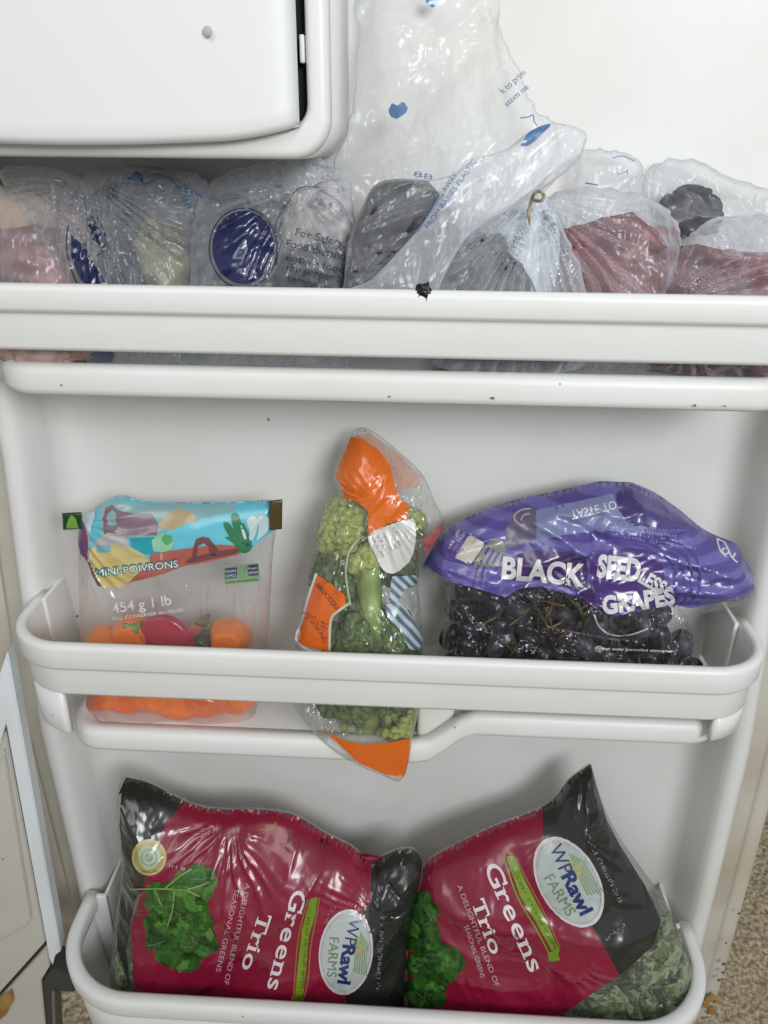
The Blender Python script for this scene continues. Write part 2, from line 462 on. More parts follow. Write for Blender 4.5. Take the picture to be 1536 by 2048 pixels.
def mat_film(name, haze=.05, hcol=(.9, .92, .95), rough=.12, gloss=1.0, edge=.25, bstr=.5, bscale=60, tint=(1, 1, 1)):
    """thin plastic film: clear, with haze that thickens where the film is seen edge-on"""
    mt, t, out = nt(name)
    tr = N(t, 'ShaderNodeBsdfTransparent'); tr.inputs[0].default_value = (*tint, 1)
    df = N(t, 'ShaderNodeBsdfDiffuse'); df.inputs[0].default_value = (*hcol, 1)
    tl = N(t, 'ShaderNodeBsdfTranslucent'); tl.inputs[0].default_value = (*hcol, 1)
    gl = N(t, 'ShaderNodeBsdfGlossy', Roughness=rough)
    b0 = crinkle(t, bscale*.5, .014*bstr, rot=.4+(len(name) % 5)*.5)
    b1 = crinkle(t, bscale*1.5, .0045*bstr, rot=.9+(len(name) % 5)*.5, st=.18, prev=b0)
    b = crinkle(t, bscale*1.1, .0035*bstr, rot=-.5, st=.22, prev=b1)
    for n_ in (df, gl): t.links.new(b.outputs[0], n_.inputs['Normal'])
    mdt = N(t, 'ShaderNodeMixShader'); mdt.inputs[0].default_value = .5; t.links.new(df.outputs[0], mdt.inputs[1]); t.links.new(tl.outputs[0], mdt.inputs[2])
    lw = N(t, 'ShaderNodeLayerWeight', Blend=.35); t.links.new(b.outputs[0], lw.inputs['Normal'])
    pw = N(t, 'ShaderNodeMath', _operation='POWER'); pw.inputs[1].default_value = 1.6; t.links.new(lw.outputs['Facing'], pw.inputs[0])
    ma = N(t, 'ShaderNodeMath', _operation='MULTIPLY_ADD'); ma.inputs[1].default_value = edge; ma.inputs[2].default_value = haze; ma.use_clamp = True
    t.links.new(pw.outputs[0], ma.inputs[0])
    m1 = N(t, 'ShaderNodeMixShader'); t.links.new(ma.outputs[0], m1.inputs[0]); t.links.new(tr.outputs[0], m1.inputs[1]); t.links.new(mdt.outputs[0], m1.inputs[2])
    fr = N(t, 'ShaderNodeFresnel', IOR=1.5); t.links.new(b.outputs[0], fr.inputs['Normal'])
    mg = N(t, 'ShaderNodeMath', _operation='MULTIPLY'); mg.inputs[1].default_value = gloss; mg.use_clamp = True; t.links.new(fr.outputs[0], mg.inputs[0])
    mn = N(t, 'ShaderNodeMath', _operation='MINIMUM'); mn.inputs[1].default_value = .24; t.links.new(mg.outputs[0], mn.inputs[0]); mg = mn
    m2 = N(t, 'ShaderNodeMixShader'); t.links.new(mg.outputs[0], m2.inputs[0]); t.links.new(m1.outputs[0], m2.inputs[1]); t.links.new(gl.outputs[0], m2.inputs[2])
    t.links.new(m2.outputs[0], out.inputs[0]); return mt
def mat_noise(name, c1, c2, scale, rough=.5, bs=.4, bd=.002, c3=None, spec=.5, detail=5):
    mt, t, out = nt(name); p = N(t, 'ShaderNodeBsdfPrincipled'); p.inputs['Roughness'].default_value = rough; p.inputs['Specular IOR Level'].default_value = spec
    tc = t.nodes.new('ShaderNodeTexCoord'); n1 = N(t, 'ShaderNodeTexNoise', Scale=float(scale), Detail=float(detail)); t.links.new(tc.outputs['Object'], n1.inputs['Vector'])
    r = t.nodes.new('ShaderNodeValToRGB'); r.color_ramp.elements[0].position = .35; r.color_ramp.elements[1].position = .65
    r.color_ramp.elements[0].color = (*c1, 1); r.color_ramp.elements[1].color = (*c2, 1)
    if c3: e = r.color_ramp.elements.new(.8); e.color = (*c3, 1)
    t.links.new(n1.outputs[0], r.inputs[0]); t.links.new(r.outputs[0], p.inputs['Base Color'])
    b = N(t, 'ShaderNodeBump', Strength=bs, Distance=bd); t.links.new(n1.outputs[0], b.inputs['Height']); t.links.new(b.outputs[0], p.inputs['Normal'])
    t.links.new(p.outputs[0], out.inputs[0]); return mt

WHITE = mat_plastic('white_liner_plastic', (.78, .78, .755), .42, .42, (.70, .63, .53))
RAIL = mat_plastic('white_rail_plastic', (.80, .80, .775), .36, .30, (.72, .66, .57))
LID = mat_plastic('dairy_lid_plastic', (.80, .80, .79), .45, .02)
FLANGE = mat_plastic('aged_door_flange', (.62, .58, .50), .5, .5, (.45, .33, .20))
GASKET = mat_plastic('grimy_gasket', (.58, .55, .47), .55, .6, (.35, .24, .13))
STRIP = mat_plastic('blue_white_enamel', (.80, .84, .86), .35, .5, (.50, .42, .30))
CABIN = mat_plastic('cabinet_enamel', (.60, .58, .52), .45, .3, (.45, .38, .26))
DARK = mat_simple('dark_gap', (.02, .022, .025), .7)
STEEL = mat_simple('dark_hinge_steel', (.10, .10, .095), .45, metal=.6, bs=(60, .2, .001))
RUST = mat_noise('rust', (.30, .14, .035), (.45, .27, .09), 60, .8)
STAIN = mat_simple('brown_stain', (.20, .11, .05), .6)
CARPET = mat_noise('brown_loop_carpet', (.26, .20, .12), (.66, .55, .38), 150, .95, .8, .004, c3=(.85, .76, .58), spec=.1, detail=3)

# ================================================================== THE DOOR
door = empty('refrigerator', (-0.46, -0.02, 0.0), 'white refrigerator with its door open, grimy flange and worn cabinet edge at the left', 'refrigerator')
def xs(z, side):
    k = [(0.1, -.372, .338), (.40, -.374, .333), (.61, -.376, .328), (.80, -.362, .314), (.91, -.353, .312), (1.5, -.353, .312)]
    zs = [a[0] for a in k]
    return float(np.interp(z, zs, [a[1 if side < 0 else 2] for a in k]))
def liner_prof(z):
    L, R = xs(z, -1), xs(z, 1)
    left = [(L-.014, -.004), (L-.013, -.040), (L-.011, -.048), (L-.005, -.0525), (L+.003, -.0525), (L+.008, -.049), (L+.0115, -.042)]
    cx, cy, r = L+.018+.026, -.026, .026
    left += arc(cx, cy, r, 180, 90, 7)
    cx2 = R-.018-.026
    right = arc(cx2, cy, r, 90, 0, 7) + [(R-.0115, -.042), (R-.008, -.049), (R-.003, -.0525), (R+.005, -.0525), (R+.011, -.048), (R+.013, -.040), (R+.014, -.004)]
    return left + right
zs = list(np.linspace(.12, 1.45, 40)); V = []; Fc = []
for z in zs: V += [(a, b, z) for a, b in liner_prof(z)]
k = len(liner_prof(.5))
for i in range(len(zs)-1):
    for j in range(k-1): Fc.append((i*k+j, i*k+j+1, (i+1)*k+j+1, (i+1)*k+j))
mobj('liner_panel', V, Fc, WHITE, door)
# flange + gasket strips either side, following the liner
def strip(name, side, o0, o1, y0, y1, mat, z0=.12, z1=1.45):
    V = []; Fc = []; n = 24
    for z in np.linspace(z0, z1, n):
        x = xs(z, side)
        V += [(x+side*o0, y0, z), (x+side*o0, y1, z), (x+side*(o0+.15*(o1-o0)), y1-.003, z), (x+side*(o1-.15*(o1-o0)), y1-.003, z), (x+side*o1, y1, z), (x+side*o1, y0, z)]
    for i in range(n-1):
        for j in range(5): Fc.append((i*6+j, i*6+j+1, i*6+j+7, i*6+j+6))
    return mobj(name, V, Fc, mat, door)
strip('gasket', 1, .0145, .050, .004, -.008, GASKET)
strip('gasket', -1, .0145, .050, .004, -.008, GASKET)
strip('door_flange', 1, .052, .072, .03, .000, FLANGE)
strip('door_flange', -1, .052, .085, .03, .000, FLANGE)
rbox('door_shell', (-.452, .388, .004, .055, .115, 1.45), .004, FLANGE, door)
# stains on the right flange
for (px, py, s) in [(1478, 1827, 4), (1452, 1886, 3), (1448, 1928, 6), (1446, 1945, 5), (1438, 1960, 5), (1444, 1958, 3)]:
    c = W(px, py, -.012); bm = bmesh.new(); bmesh.ops.create_icosphere(bm, subdivisions=2, radius=1)
    for v in bm.verts:
        v.co = Vector((c[0]+v.co.x*s*.0005*(1+.3*math.sin(5*v.co.z+px)), c[1]+v.co.y*.0006, c[2]+v.co.z*s*.00055))
    me = bpy.data.meshes.new('rust_spot'); bm.to_mesh(me); bm.free(); me.materials.append(STAIN); me.shade_smooth()
    o = bpy.data.objects.new('rust_spot', me); COL.objects.link(o); o.parent = door; o.matrix_parent_inverse = Matrix.Translation(-door.location)
for (px, py, s, q) in [(1422, 1996, 12, 18), (1436, 2002, 10, 9), (1412, 2008, 9, 12), (1424, 2022, 10, 12)]:
    c = W(px, py, -.007); bm = bmesh.new(); bmesh.ops.create_icosphere(bm, subdivisions=3, radius=1)
    for v in bm.verts:
        k_ = 1+.3*math.sin(4*v.co.z+px)+.2*math.sin(7*v.co.x); v.co = Vector((c[0]+v.co.x*s*.00055*k_, c[1]+v.co.y*.0012, c[2]+v.co.z*q*.00055*k_))
    me = bpy.data.meshes.new('rust_patch'); bm.to_mesh(me); bm.free(); me.materials.append(RUST); me.shade_smooth()
    o = bpy.data.objects.new('rust_patch', me); COL.objects.link(o); o.parent = door; o.matrix_parent_inverse = Matrix.Translation(-door.location)

for (px, py, yy, s, q) in [(122, 770, -.1205, 3, 2), (1120, 768, -.1185, 2, 2), (985, 796, -.1205, 5, 3), (779, 793, -.1205, 3, 2), (1390, 811, -.1205, 3, 3), (272, 738, -.110, 3, 3), (910, 1455, -.118, 2, 3), (1450, 812, -.1205, 2, 2), (32, 742, -.095, 3, 4), (1505, 1440, -.05, 2, 2), (730, 862, -.001, 3, 2)]:
    c = W(px, py, yy); bm = bmesh.new(); bmesh.ops.create_icosphere(bm, subdivisions=2, radius=1)
    for v in bm.verts: v.co = Vector((c[0]+v.co.x*s*.0003, c[1]+v.co.y*.0008, c[2]+v.co.z*q*.0003*(1+.3*v.co.x)))
    me = bpy.data.meshes.new('crumb_stain'); bm.to_mesh(me); bm.free(); me.materials.append(STAIN); me.shade_smooth()
    o = bpy.data.objects.new('crumb_stain', me); COL.objects.link(o); o.parent = door; o.matrix_parent_inverse = Matrix.Translation(-door.location)
# ---- molded ledges
LIP = [(-.020, .0), (-.016, .0012), (-.012, .0038), (-.008, .0048), (-.004, .0040), (-.001, .0012), (0, -.003), (0, -.013), (-.001, -.017), (-.005, -.0195), (-.020, -.0205)]
def upath(xl, xr, yb, yf, r, z, n=10, zf=None):
    """U path from left back, round the front, to right back"""
    p = [(xl, yb), (xl, (yb+yf+r)/2)] + arc(xl+r, yf+r, r, 180, 270, n)
    q = arc(xr-r, yf+r, r, 270, 360, n) + [(xr, (yb+yf+r)/2), (xr, yb)]
    mid = [(xl+r+(xr-xl-2*r)*i/40, yf) for i in range(1, 40)]
    a = p+mid+q
    return [(x, y, zf(x) if zf else z) for x, y in a]
def ledge(xl, xr, yf, r, z, zf=None):
    path = upath(xl, xr, .0, yf, r, z, zf=zf)
    v1, f1 = sweep(path, LIP)
    # floor
    inn = np.array([(p[0], p[1], p[2]) for p in path]); n = len(inn)
    T = np.gradient(inn[:, :2], axis=0); T /= np.linalg.norm(T, axis=1)[:, None]; Nn = np.stack([T[:, 1], -T[:, 0]], 1)
    iv = [(inn[i, 0]-Nn[i, 0]*.0195, min(0.0, inn[i, 1]-Nn[i, 1]*.0195), inn[i, 2]) for i in range(n)]
    V = []; Fc = []
    for (x, y, zz) in iv: V += [(x, y, zz), (x, max(y, -.014), zz), (x, max(y, -.008), zz+.0015), (x, max(y, -.003), zz+.006), (x, .0, zz+.014)]
    for i in range(n-1):
        for j in range(4): Fc.append((5*i+j, 5*i+5+j, 5*i+6+j, 5*i+1+j))
    return merge((v1, f1), (V, Fc))
v, f = ledge(-.322, .272, -.119, .035, 1.001)
mobj('molded_shelf_ledge', v, f, WHITE, door)
ZL, ZR = .656, .692
def zmid(x):
    t = min(1, max(0, (x-.008)/.050)); t = t*t*(3-2*t); return ZL+(ZR-ZL)*t
v, f = ledge(-.324, .280, -.117, .035, 0, zf=zmid)
pv, pf = box_vf(-.002, .034, -.106, .0, ZL-.005, ZR+.0005)       # raised block right of the pocket
mobj('molded_shelf_ledge', v, f, WHITE, door)
rbox('pocket_side_wall', (.006, .040, -.100, .001, ZL-.002, ZR-.0004), .004, WHITE, door)

# ---- dairy compartment (top left)
def rpoly_prism(name, pts, y0, y1, mat, parent, bev=.004, seg=4):
    bm = bmesh.new(); a = [bm.verts.new((x, y0, z)) for x, z in pts]; b = [bm.verts.new((x, y1, z)) for x, z in pts]
    bm.faces.new(a); bm.faces.new(list(reversed(b)))
    n = len(pts)
    for i in range(n): bm.faces.new((a[i], b[i], b[(i+1) % n], a[(i+1) % n]))
    bmesh.ops.recalc_face_normals(bm, faces=bm.faces[:])
    es = [e for e in bm.edges if abs(e.verts[0].co.y-y0) < 1e-6 and abs(e.verts[1].co.y-y0) < 1e-6]
    if bev: bmesh.ops.bevel(bm, geom=es, offset=bev, segments=seg, profile=.5, affect='EDGES')
    me = bpy.data.meshes.new(name); bm.to_mesh(me); bm.free(); me.materials.append(mat); me.shade_smooth()
    o = bpy.data.objects.new(name, me); COL.objects.link(o); o.parent = parent; o.matrix_parent_inverse = Matrix.Translation(-root_loc(parent)); return o
outer = [(-.36, 1.144)] + arc(-.061-.024, 1.144+.024, .024, 270, 360, 10) + [(-.061, 1.45), (-.36, 1.45)]
slot = [(-.36, 1.163)] + arc(-.0752-.012, 1.163+.012, .012, 270, 360, 6) + [(-.0752, 1.45), (-.36, 1.45)]
# frame = outer ring in front of a body, lid recess dark behind
bm = bmesh.new()
def ring(o_, i_, y):
    pass
# body behind the frame
body = rpoly_prism('compartment_body', outer, -.117, .0, WHITE, door, bev=.0)
fr = [(-.36, 1.144)] + arc(-.061-.024, 1.144+.024, .024, 270, 360, 10) + [(-.061, 1.45), (-.0752, 1.45)] + list(reversed(arc(-.0752-.012, 1.163+.012, .012, 270, 360, 6))) + [(-.36, 1.163)]
rpoly_prism('compartment_frame', fr, -.131, -.1172, RAIL, door, bev=.0055, seg=5)
rpoly_prism('hinge_gap_shade', [(x-.0003, z) for x, z in slot], -.1185, -.1176, DARK, door, bev=0)  # near-black sheet painting the shade inside the box behind the lid gap
# lid: gently bowed panel
V = []; Fc = []; nx, nz = 40, 24; x0, x1 = -.34, -.0792
def lidz(x): t = (x-x0)/(x1-x0); return 1.1545-.0035*math.sin(math.pi*(t*1.15)) + .004*max(0, (t-.8)/.2)**2*1.6
for j in range(nz+1):
    for i in range(nx+1):
        x = x0+(x1-x0)*i/nx; zb = lidz(x); z = zb+(1.45-zb)*(j/nz)**1.3
        e = max(0.0, min(1, (x1-x)/.02)); y = -.140-.004*math.sin(math.pi*max(0, min(1, (x1-x)/.35))) + .006*(1-math.sqrt(1-(1-e)**2)) + (.0022 if j == 0 else 0)
        V.append((x, y, z))
for j in range(nz):
    for i in range(nx): a = j*(nx+1)+i; Fc.append((a, a+1, a+nx+2, a+nx+1))
n0 = len(V)
for i in range(nx+1): a = V[i]; V.append((a[0], -.133, a[2]+.001))
for i in range(nx): Fc.append((i+1, i, n0+i, n0+i+1))
n1 = len(V)
for j in range(nz+1): a = V[j*(nx+1)+nx]; V.append((a[0]-.001, -.1325, a[2]))
for j in range(nz): a = j*(nx+1)+nx; Fc.append((a, n1+j, n1+j+1, a+nx+1))
lid = mobj('compartment_lid', V, Fc, LID, door)
rbox('lid_catch', (-.0788, -.0757, -.128, -.1187, 1.197, 1.212), .001, RAIL, lid)
c = W(415, 62, -.1445)
bm = bmesh.new(); bmesh.ops.create_icosphere(bm, subdivisions=3, radius=1)
for v_ in bm.verts: v_.co = Vector((c[0]+v_.co.x*.0028, c[1]+v_.co.y*.0008, c[2]+v_.co.z*.0028))
me = bpy.data.meshes.new('pinhole'); bm.to_mesh(me); bm.free(); me.materials.append(mat_simple('pinhole_beige', (.50, .45, .38), .6)); me.shade_smooth()
o = bpy.data.objects.new('pinhole_mark', me); COL.objects.link(o); o.parent = lid

# ================================================================== RAILS AND BIN
def rail_sec(h1, h2):
    return [(-.010, -.003), (-.0085, -.0008), (-.006, .0), (-.003, -.0004), (-.0006, -.0022), (0, -.005), (0, -h1+.0025), (-.0012, -h1), (-.0048, -h1-.0012),
            (-.0052, -h1-.004), (-.0046, -h2+.003), (-.006, -h2), (-.0105, -h2), (-.0115, -h2+.003), (-.0105, -h1)]
r1 = empty('door_shelf_rail', (-.02, -.13, 1.018), 'white door shelf rail across the top shelf of grocery bags', 'shelf rail', 'white rails holding the door shelves')
v, f = sweep(upath(-.350, .306, -.045, -.135, .05, 1.0655), rail_sec(.0185, .0465))
mobj('front_rail', v, f, RAIL, r1)
r2 = empty('door_shelf_rail', (-.02, -.13, .712), 'white door shelf rail in front of peppers, broccoli and grapes', 'shelf rail', 'white rails holding the door shelves')
v, f = sweep(upath(-.358, .304, -.045, -.135, .055, .768, n=14), rail_sec(.0245, .055))
mobj('front_rail', v, f, RAIL, r2)
BR = [(-.0055, .0), (-.0055, -.046), (-.0075, -.049), (-.012, -.049), (-.012, .0)]
pl = upath(-.358, .304, -.045, -.135, .055, .716, n=14)
v, f = sweep(pl[:16], BR); mobj('rail_bracket', v, f, RAIL, r2)
v, f = sweep(pl[-15:], [(a, b*.55) for a, b in BR]); mobj('rail_bracket', v, f, RAIL, r2)
rbox('side_panel', (-.349, -.345, -.060, -.005, .660, .767), .001, RAIL, r2)
rbox('side_panel', (.289, .293, -.060, -.005, .695, .767), .001, RAIL, r2)
b3 = empty('door_bin', (-.02, -.11, .20), 'white rounded door bin at the bottom holding the two bags of greens', 'door bin')
path = upath(-.372, .323, -.055, -.183, .090, .366, n=18)
RIM = [(-.015, -.001), (-.012, .0015), (-.006, .002), (-.002, .0005), (0, -.003), (0, -.017), (-.0012, -.020), (-.006, -.0215), (-.008, -.024), (-.012, -.024), (-.0150, -.014)]
v, f = sweep(path, RIM); mobj('bin_rim', v, f, RAIL, b3)
V = []; Fc = []; n = len(path); pts = np.array(path)
T = np.gradient(pts[:, :2], axis=0); T /= np.linalg.norm(T, axis=1)[:, None]; Nn = np.stack([T[:, 1], -T[:, 0]], 1)
lev_ = [(-.0085, -.018), (-.0095, -.06), (-.014, -.12), (-.026, -.152), (-.045, -.160)]
for (a, b) in lev_:
    for i in range(n): V.append((pts[i, 0]+Nn[i, 0]*a, min(0, pts[i, 1]+Nn[i, 1]*a), pts[i, 2]+b))
for j in range(len(lev_)-1):
    for i in range(n-1): Fc.append((j*n+i, j*n+i+1, (j+1)*n+i+1, (j+1)*n+i))
Fc.append(tuple((len(lev_)-1)*n+i for i in range(n)))
wall = mobj('bin_wall', V, Fc, RAIL, b3)
mo = wall.modifiers.new('solid', 'SOLIDIFY'); mo.thickness = .003; mo.offset = -1
rbox('side_panel', (-.350, -.346, -.060, -.004, .22, .365), .001, RAIL, b3)
rbox('side_panel', (.300, .304, -.060, -.004, .22, .365), .001, RAIL, b3)
rbox('end_step', (-.371, -.346, -.062, -.056, .24, .3655), .0015, RAIL, b3)
rbox('end_step', (.302, .3215, -.062, -.056, .24, .3655), .0015, RAIL, b3)

# ================================================================== CABINET (left edge) AND FLOOR
cab = door
def slab(name, px, y, mat, parent, th=.02, yl=None):
    """a solid panel whose front outline is px; yl gives each corner its depth"""
    yy = yl or [y]*len(px)
    f_ = [W(a, b, q) for (a, b), q in zip(px, yy)]; n = len(f_)
    V = [tuple(p) for p in f_]+[(p[0]-.004, p[1]+th, p[2]) for p in f_]
    Fc = [tuple(range(n)), tuple(reversed(range(n, 2*n)))]+[(i, n+i, n+(i+1) % n, (i+1) % n) for i in range(n)]
    bm = bmesh.new(); vs = [bm.verts.new(q) for q in V]
    for q in Fc: bm.faces.new([vs[i] for i in q])
    bmesh.ops.recalc_face_normals(bm, faces=bm.faces[:])
    bmesh.ops.bevel(bm, geom=bm.edges[:], offset=.0012, segments=2, affect='EDGES')
    me = bpy.data.meshes.new(name); bm.to_mesh(me); bm.free(); me.materials.append(mat); me.shade_smooth()
    try: me.set_sharp_from_angle(angle=math.radians(40))
    except Exception: pass
    o = bpy.data.objects.new(name, me); COL.objects.link(o); o.parent = parent; o.matrix_parent_inverse = Matrix.Translation(-root_loc(parent)); return o
slab('frame_strip', [(15, 1303), (122, 1903), (110, 1912), (105, 1932), (99, 1920), (12, 1448), (-40, 1620), (-40, 1460)], -.10, STRIP, cab)
slab('drawer_front', [(11, 1462), (91, 1884), (-60, 2052), (-60, 1580)], -.096, CABIN, cab)
slab('inner_panel_ridge', [(8, 1500), (62, 1836), (54, 1850), (-20, 1890), (-20, 1600), (2, 1520)], -.1, CABIN, cab, th=.02)
slab('base_ledge', [(94, 1893), (100, 1932), (82, 1962), (96, 2110), (-60, 2110), (-60, 2062)], -.094, CABIN, cab)
slab('seam_gap', [(80, 1880), (100, 1890), (100, 1925), (-60, 2090), (-60, 2030)], -.088, DARK, cab, th=.01)
slab('rust_stain', [(8, 1994), (26, 1978), (30, 2000), (14, 2030), (-20, 2060), (-20, 2025)], -.0955, RUST, cab, th=.003)
hg = slab('hinge_bracket', [(84, 1962), (104, 1935), (140, 1950), (150, 1985), (106, 1982), (112, 2100), (97, 2110)], -.09, STEEL, cab, th=.03)
slab('hinge_pin', [(104, 1988), (110, 1984), (112, 2040), (114, 2090), (108, 2090)], -.094, mat_simple('worn_steel', (.35, .35, .34), .4, metal=.7), hg, th=.006)
# carpet
V = []; Fc = []
gx = np.concatenate([np.linspace(-4, -.8, 6)[:-1], np.linspace(-.8, 1.3, 420), np.linspace(1.3, 5, 6)[1:]])
gy = np.concatenate([np.linspace(-4, -.45, 6)[:-1], np.linspace(-.45, 1.5, 390), np.linspace(1.5, 6, 6)[1:]])
GX, GY = np.meshgrid(gx, gy)
hz = .004*perlin(GX/.012, GY/.012, 5)+.0045*perlin(GX/.0075, GY/.0075, 8)+.004*perlin(GX/.05, GY/.05, 9)
ny_, nx_ = GX.shape
V = np.stack([GX.ravel(), GY.ravel(), hz.ravel()], 1)
jj, ii = np.mgrid[0:ny_-1, 0:nx_-1]; a = (jj*nx_+ii).ravel()
Fc = np.stack([a, a+1, a+nx_+1, a+nx_], 1)
me = bpy.data.meshes.new('carpet'); me.vertices.add(len(V)); me.vertices.foreach_set('co', V.ravel())
me.loops.add(len(Fc)*4); me.polygons.add(len(Fc)); me.loops.foreach_set('vertex_index', Fc.ravel().astype(np.int32))
me.polygons.foreach_set('loop_start', (np.arange(len(Fc))*4).astype(np.int32)); me.update(calc_edges=True); me.shade_smooth(); me.materials.append(CARPET)
o = bpy.data.objects.new('carpet', me); COL.objects.link(o); tag(o, 'brown looped carpet on the floor beyond the door', None, None, 'structure')

# ================================================================== MATERIALS FOR THE BAGS
F_CLEAR = mat_film('clear_film', haze=.04, rough=.08, gloss=2.0, edge=.45, bstr=1.5, bscale=55)
F_PEP = mat_film('pepper_film', haze=.11, hcol=(.82, .78, .76), rough=.12, gloss=1.4, edge=.35, bstr=.6, bscale=45)
F_MILK = mat_film('milky_film', haze=.19, hcol=(.88, .92, .98), rough=.27, gloss=1.3, edge=1.25, bstr=.8, bscale=42)
F_MILK2 = mat_film('thin_milky_film', haze=.17, hcol=(.88, .91, .95), rough=.24, gloss=.8, edge=.7, bstr=.6, bscale=42)
F_MILKD = mat_film('dense_milky_film', haze=.28, hcol=(.92, .94, .98), rough=.24, gloss=1.1, edge=1.2, bstr=.9, bscale=42)
F_LIME = mat_film('greens_film', haze=.07, hcol=(.78, .82, .74), rough=.12, gloss=1.8, edge=.5, bstr=1.0, bscale=50)
INKW = mat_print('white_ink', (.66, .65, .65), .30, bstr=.15)
INKP = mat_print('pinkish_white_ink', (.74, .66, .67), .35, bstr=.15)
INKPS = mat_print('small_pinkish_ink', (.52, .33, .38), .4, bstr=.15)
INKB = mat_print('blue_ink', (.03, .12, .30), .3, alpha=.82)
INKN = mat_print('navy_ink', (.008, .014, .075), .22, alpha=.95, bstr=.8)
INKL = mat_print('light_blue_ink', (.025, .13, .33), .3, alpha=.9)
INKK = mat_print('black_ink', (.02, .02, .02), .3)
INKD = mat_print('dark_text_ink', (.05, .05, .07), .4, alpha=.9)
INKRD = mat_print('dark_red_text_ink', (.20, .035, .01), .4)

# ================================================================== BAG OF MINI PEPPERS
def pepper(name_root, at, size, rot, col, label, group='mini peppers in the clear bag', seed=0):
    root = empty('mini_pepper', at, label, 'pepper', group)
    bm = bmesh.new(); nu, nv = 28, 22
    rr = random.Random(seed); V = []; ph = rr.random()*6
    for j in range(nv+1):
        t = j/nv; r = (math.sin(math.pi*min(1, t*1.02))**.55)*(1-.42*t)*.5
        if j in (0, nv): r = .02
        for i in range(nu):
            a = 2*math.pi*i/nu; q = r*(1+.09*math.cos(3*a+ph)*(1-.5*t)+.03*math.cos(5*a))
            V.append(Vector((q*math.cos(a)+.06*math.sin(t*2.5), q*math.sin(a), .5*1.35-t*1.35-(.06*math.exp(-(t/.05)) if j else .08))))
    M = Matrix.Rotation(math.radians(rot[2]), 4, 'Z') @ Matrix.Rotation(math.radians(rot[1]), 4, 'Y') @ Matrix.Rotation(math.radians(rot[0]), 4, 'X')
    V = [M @ (v*size)+Vector(at) for v in V]
    Fc = [(j*nu+i, j*nu+(i+1) % nu, (j+1)*nu+(i+1) % nu, (j+1)*nu+i) for j in range(nv) for i in range(nu)]
    Fc += [tuple(range(nu)), tuple(nv*nu+i for i in range(nu))]
    mobj('pepper_body', V, Fc, col, root)
    sv = []; sf = []
    for j in range(7):
        t = j/6; r = (.16*(1-t)**2+.055)
        for i in range(10):
            a = 2*math.pi*i/10; sv.append(M @ (Vector((r*math.cos(a)*(1+.12*math.cos(5*a)*(1-t))+.05*t*t, r*math.sin(a), .5*1.35-.05+t*.38))*size)+Vector(at))
    sf = [(j*10+i, j*10+(i+1) % 10, (j+1)*10+(i+1) % 10, (j+1)*10+i) for j in range(6) for i in range(10)]+[tuple(range(60, 70))]
    mobj('pepper_stem', sv, sf, STEMG, root)
    return root
STEMG = mat_noise('green_stem', (.10, .16, .03), (.22, .30, .08), 90, .5)
OR1 = mat_simple('orange_pepper_skin', (.90, .20, .006), .16, .6, (70, .05, .001))
OR2 = mat_simple('deep_orange_pepper_skin', (.84, .14, .005), .16, .6, (70, .05, .001))
RD1 = mat_simple('red_pepper_skin', (.42, .012, .045), .12, .6, (70, .05, .001))
for i, (px, py, y, s, rt, mt_, lb) in enumerate([
    (215, 1300, -.060, .050, (0, -100, -40), OR1, 'orange mini pepper lying at the left of the bag'),
    (262, 1275, -.075, .046, (-100, -30, 20), OR1, 'orange mini pepper topmost at the left of the bag'),
    (335, 1268, -.078, .040, (30, -75, -25), RD1, 'glossy red mini pepper among the orange ones'),
    (385, 1300, -.055, .040, (-60, 20, 0), OR2, 'orange mini pepper with its green stem facing out behind the red one'),
    (452, 1280, -.068, .050, (-110, 10, 0), OR1, 'upright orange mini pepper at the right of the bag'),
    (225, 1402, -.070, .056, (0, 85, 0), OR1, 'orange mini pepper at the bottom left of the bag'),
    (315, 1400, -.073, .056, (0, 95, 12), OR1, 'orange mini pepper lying at the bottom middle of the bag'),
    (390, 1402, -.072, .056, (0, 78, -10), OR2, 'deep orange mini pepper at the bottom beside the middle one'),
    (455, 1396, -.070, .050, (0, -100, 0), OR1, 'orange mini pepper at the bottom right of the bag'),
    (200, 1395, -.074, .044, (0, 60, 0), OR2, 'orange mini pepper squeezed in the bottom left corner of the bag'),
    (268, 1408, -.082, .040, (0, -80, 8), OR2, 'small orange mini pepper in front at the bottom left'),
    (350, 1402, -.082, .040, (0, 84, -8), OR1, 'small orange mini pepper in front at the bottom middle'),
    (415, 1405, -.082, .040, (0, -84, 4), OR2, 'small orange mini pepper in front at the bottom right'),
    (478, 1390, -.078, .038, (0, 30, 0), OR1, 'small orange mini pepper in the bottom right corner of the bag'),
    (405, 1290, -.080, .022, (-60, 10, 0), mat_simple('dark_green_pepper_skin', (.03, .05, .02), .2, .6), 'tiny dark green mini pepper between the red one and the orange one'),
    (285, 1340, -.066, .055, (0, 60, 0), OR2, 'orange mini pepper hidden behind the rail on the left'),
    (400, 1345, -.066, .052, (0, -60, 0), OR1, 'orange mini pepper hidden behind the rail on the right')]):
    c = W(px, py, y); c[2] = max(c[2], ZL+.5*s*.8)
    pepper('mini_pepper', tuple(c), s, rt, mt_, lb, seed=i)

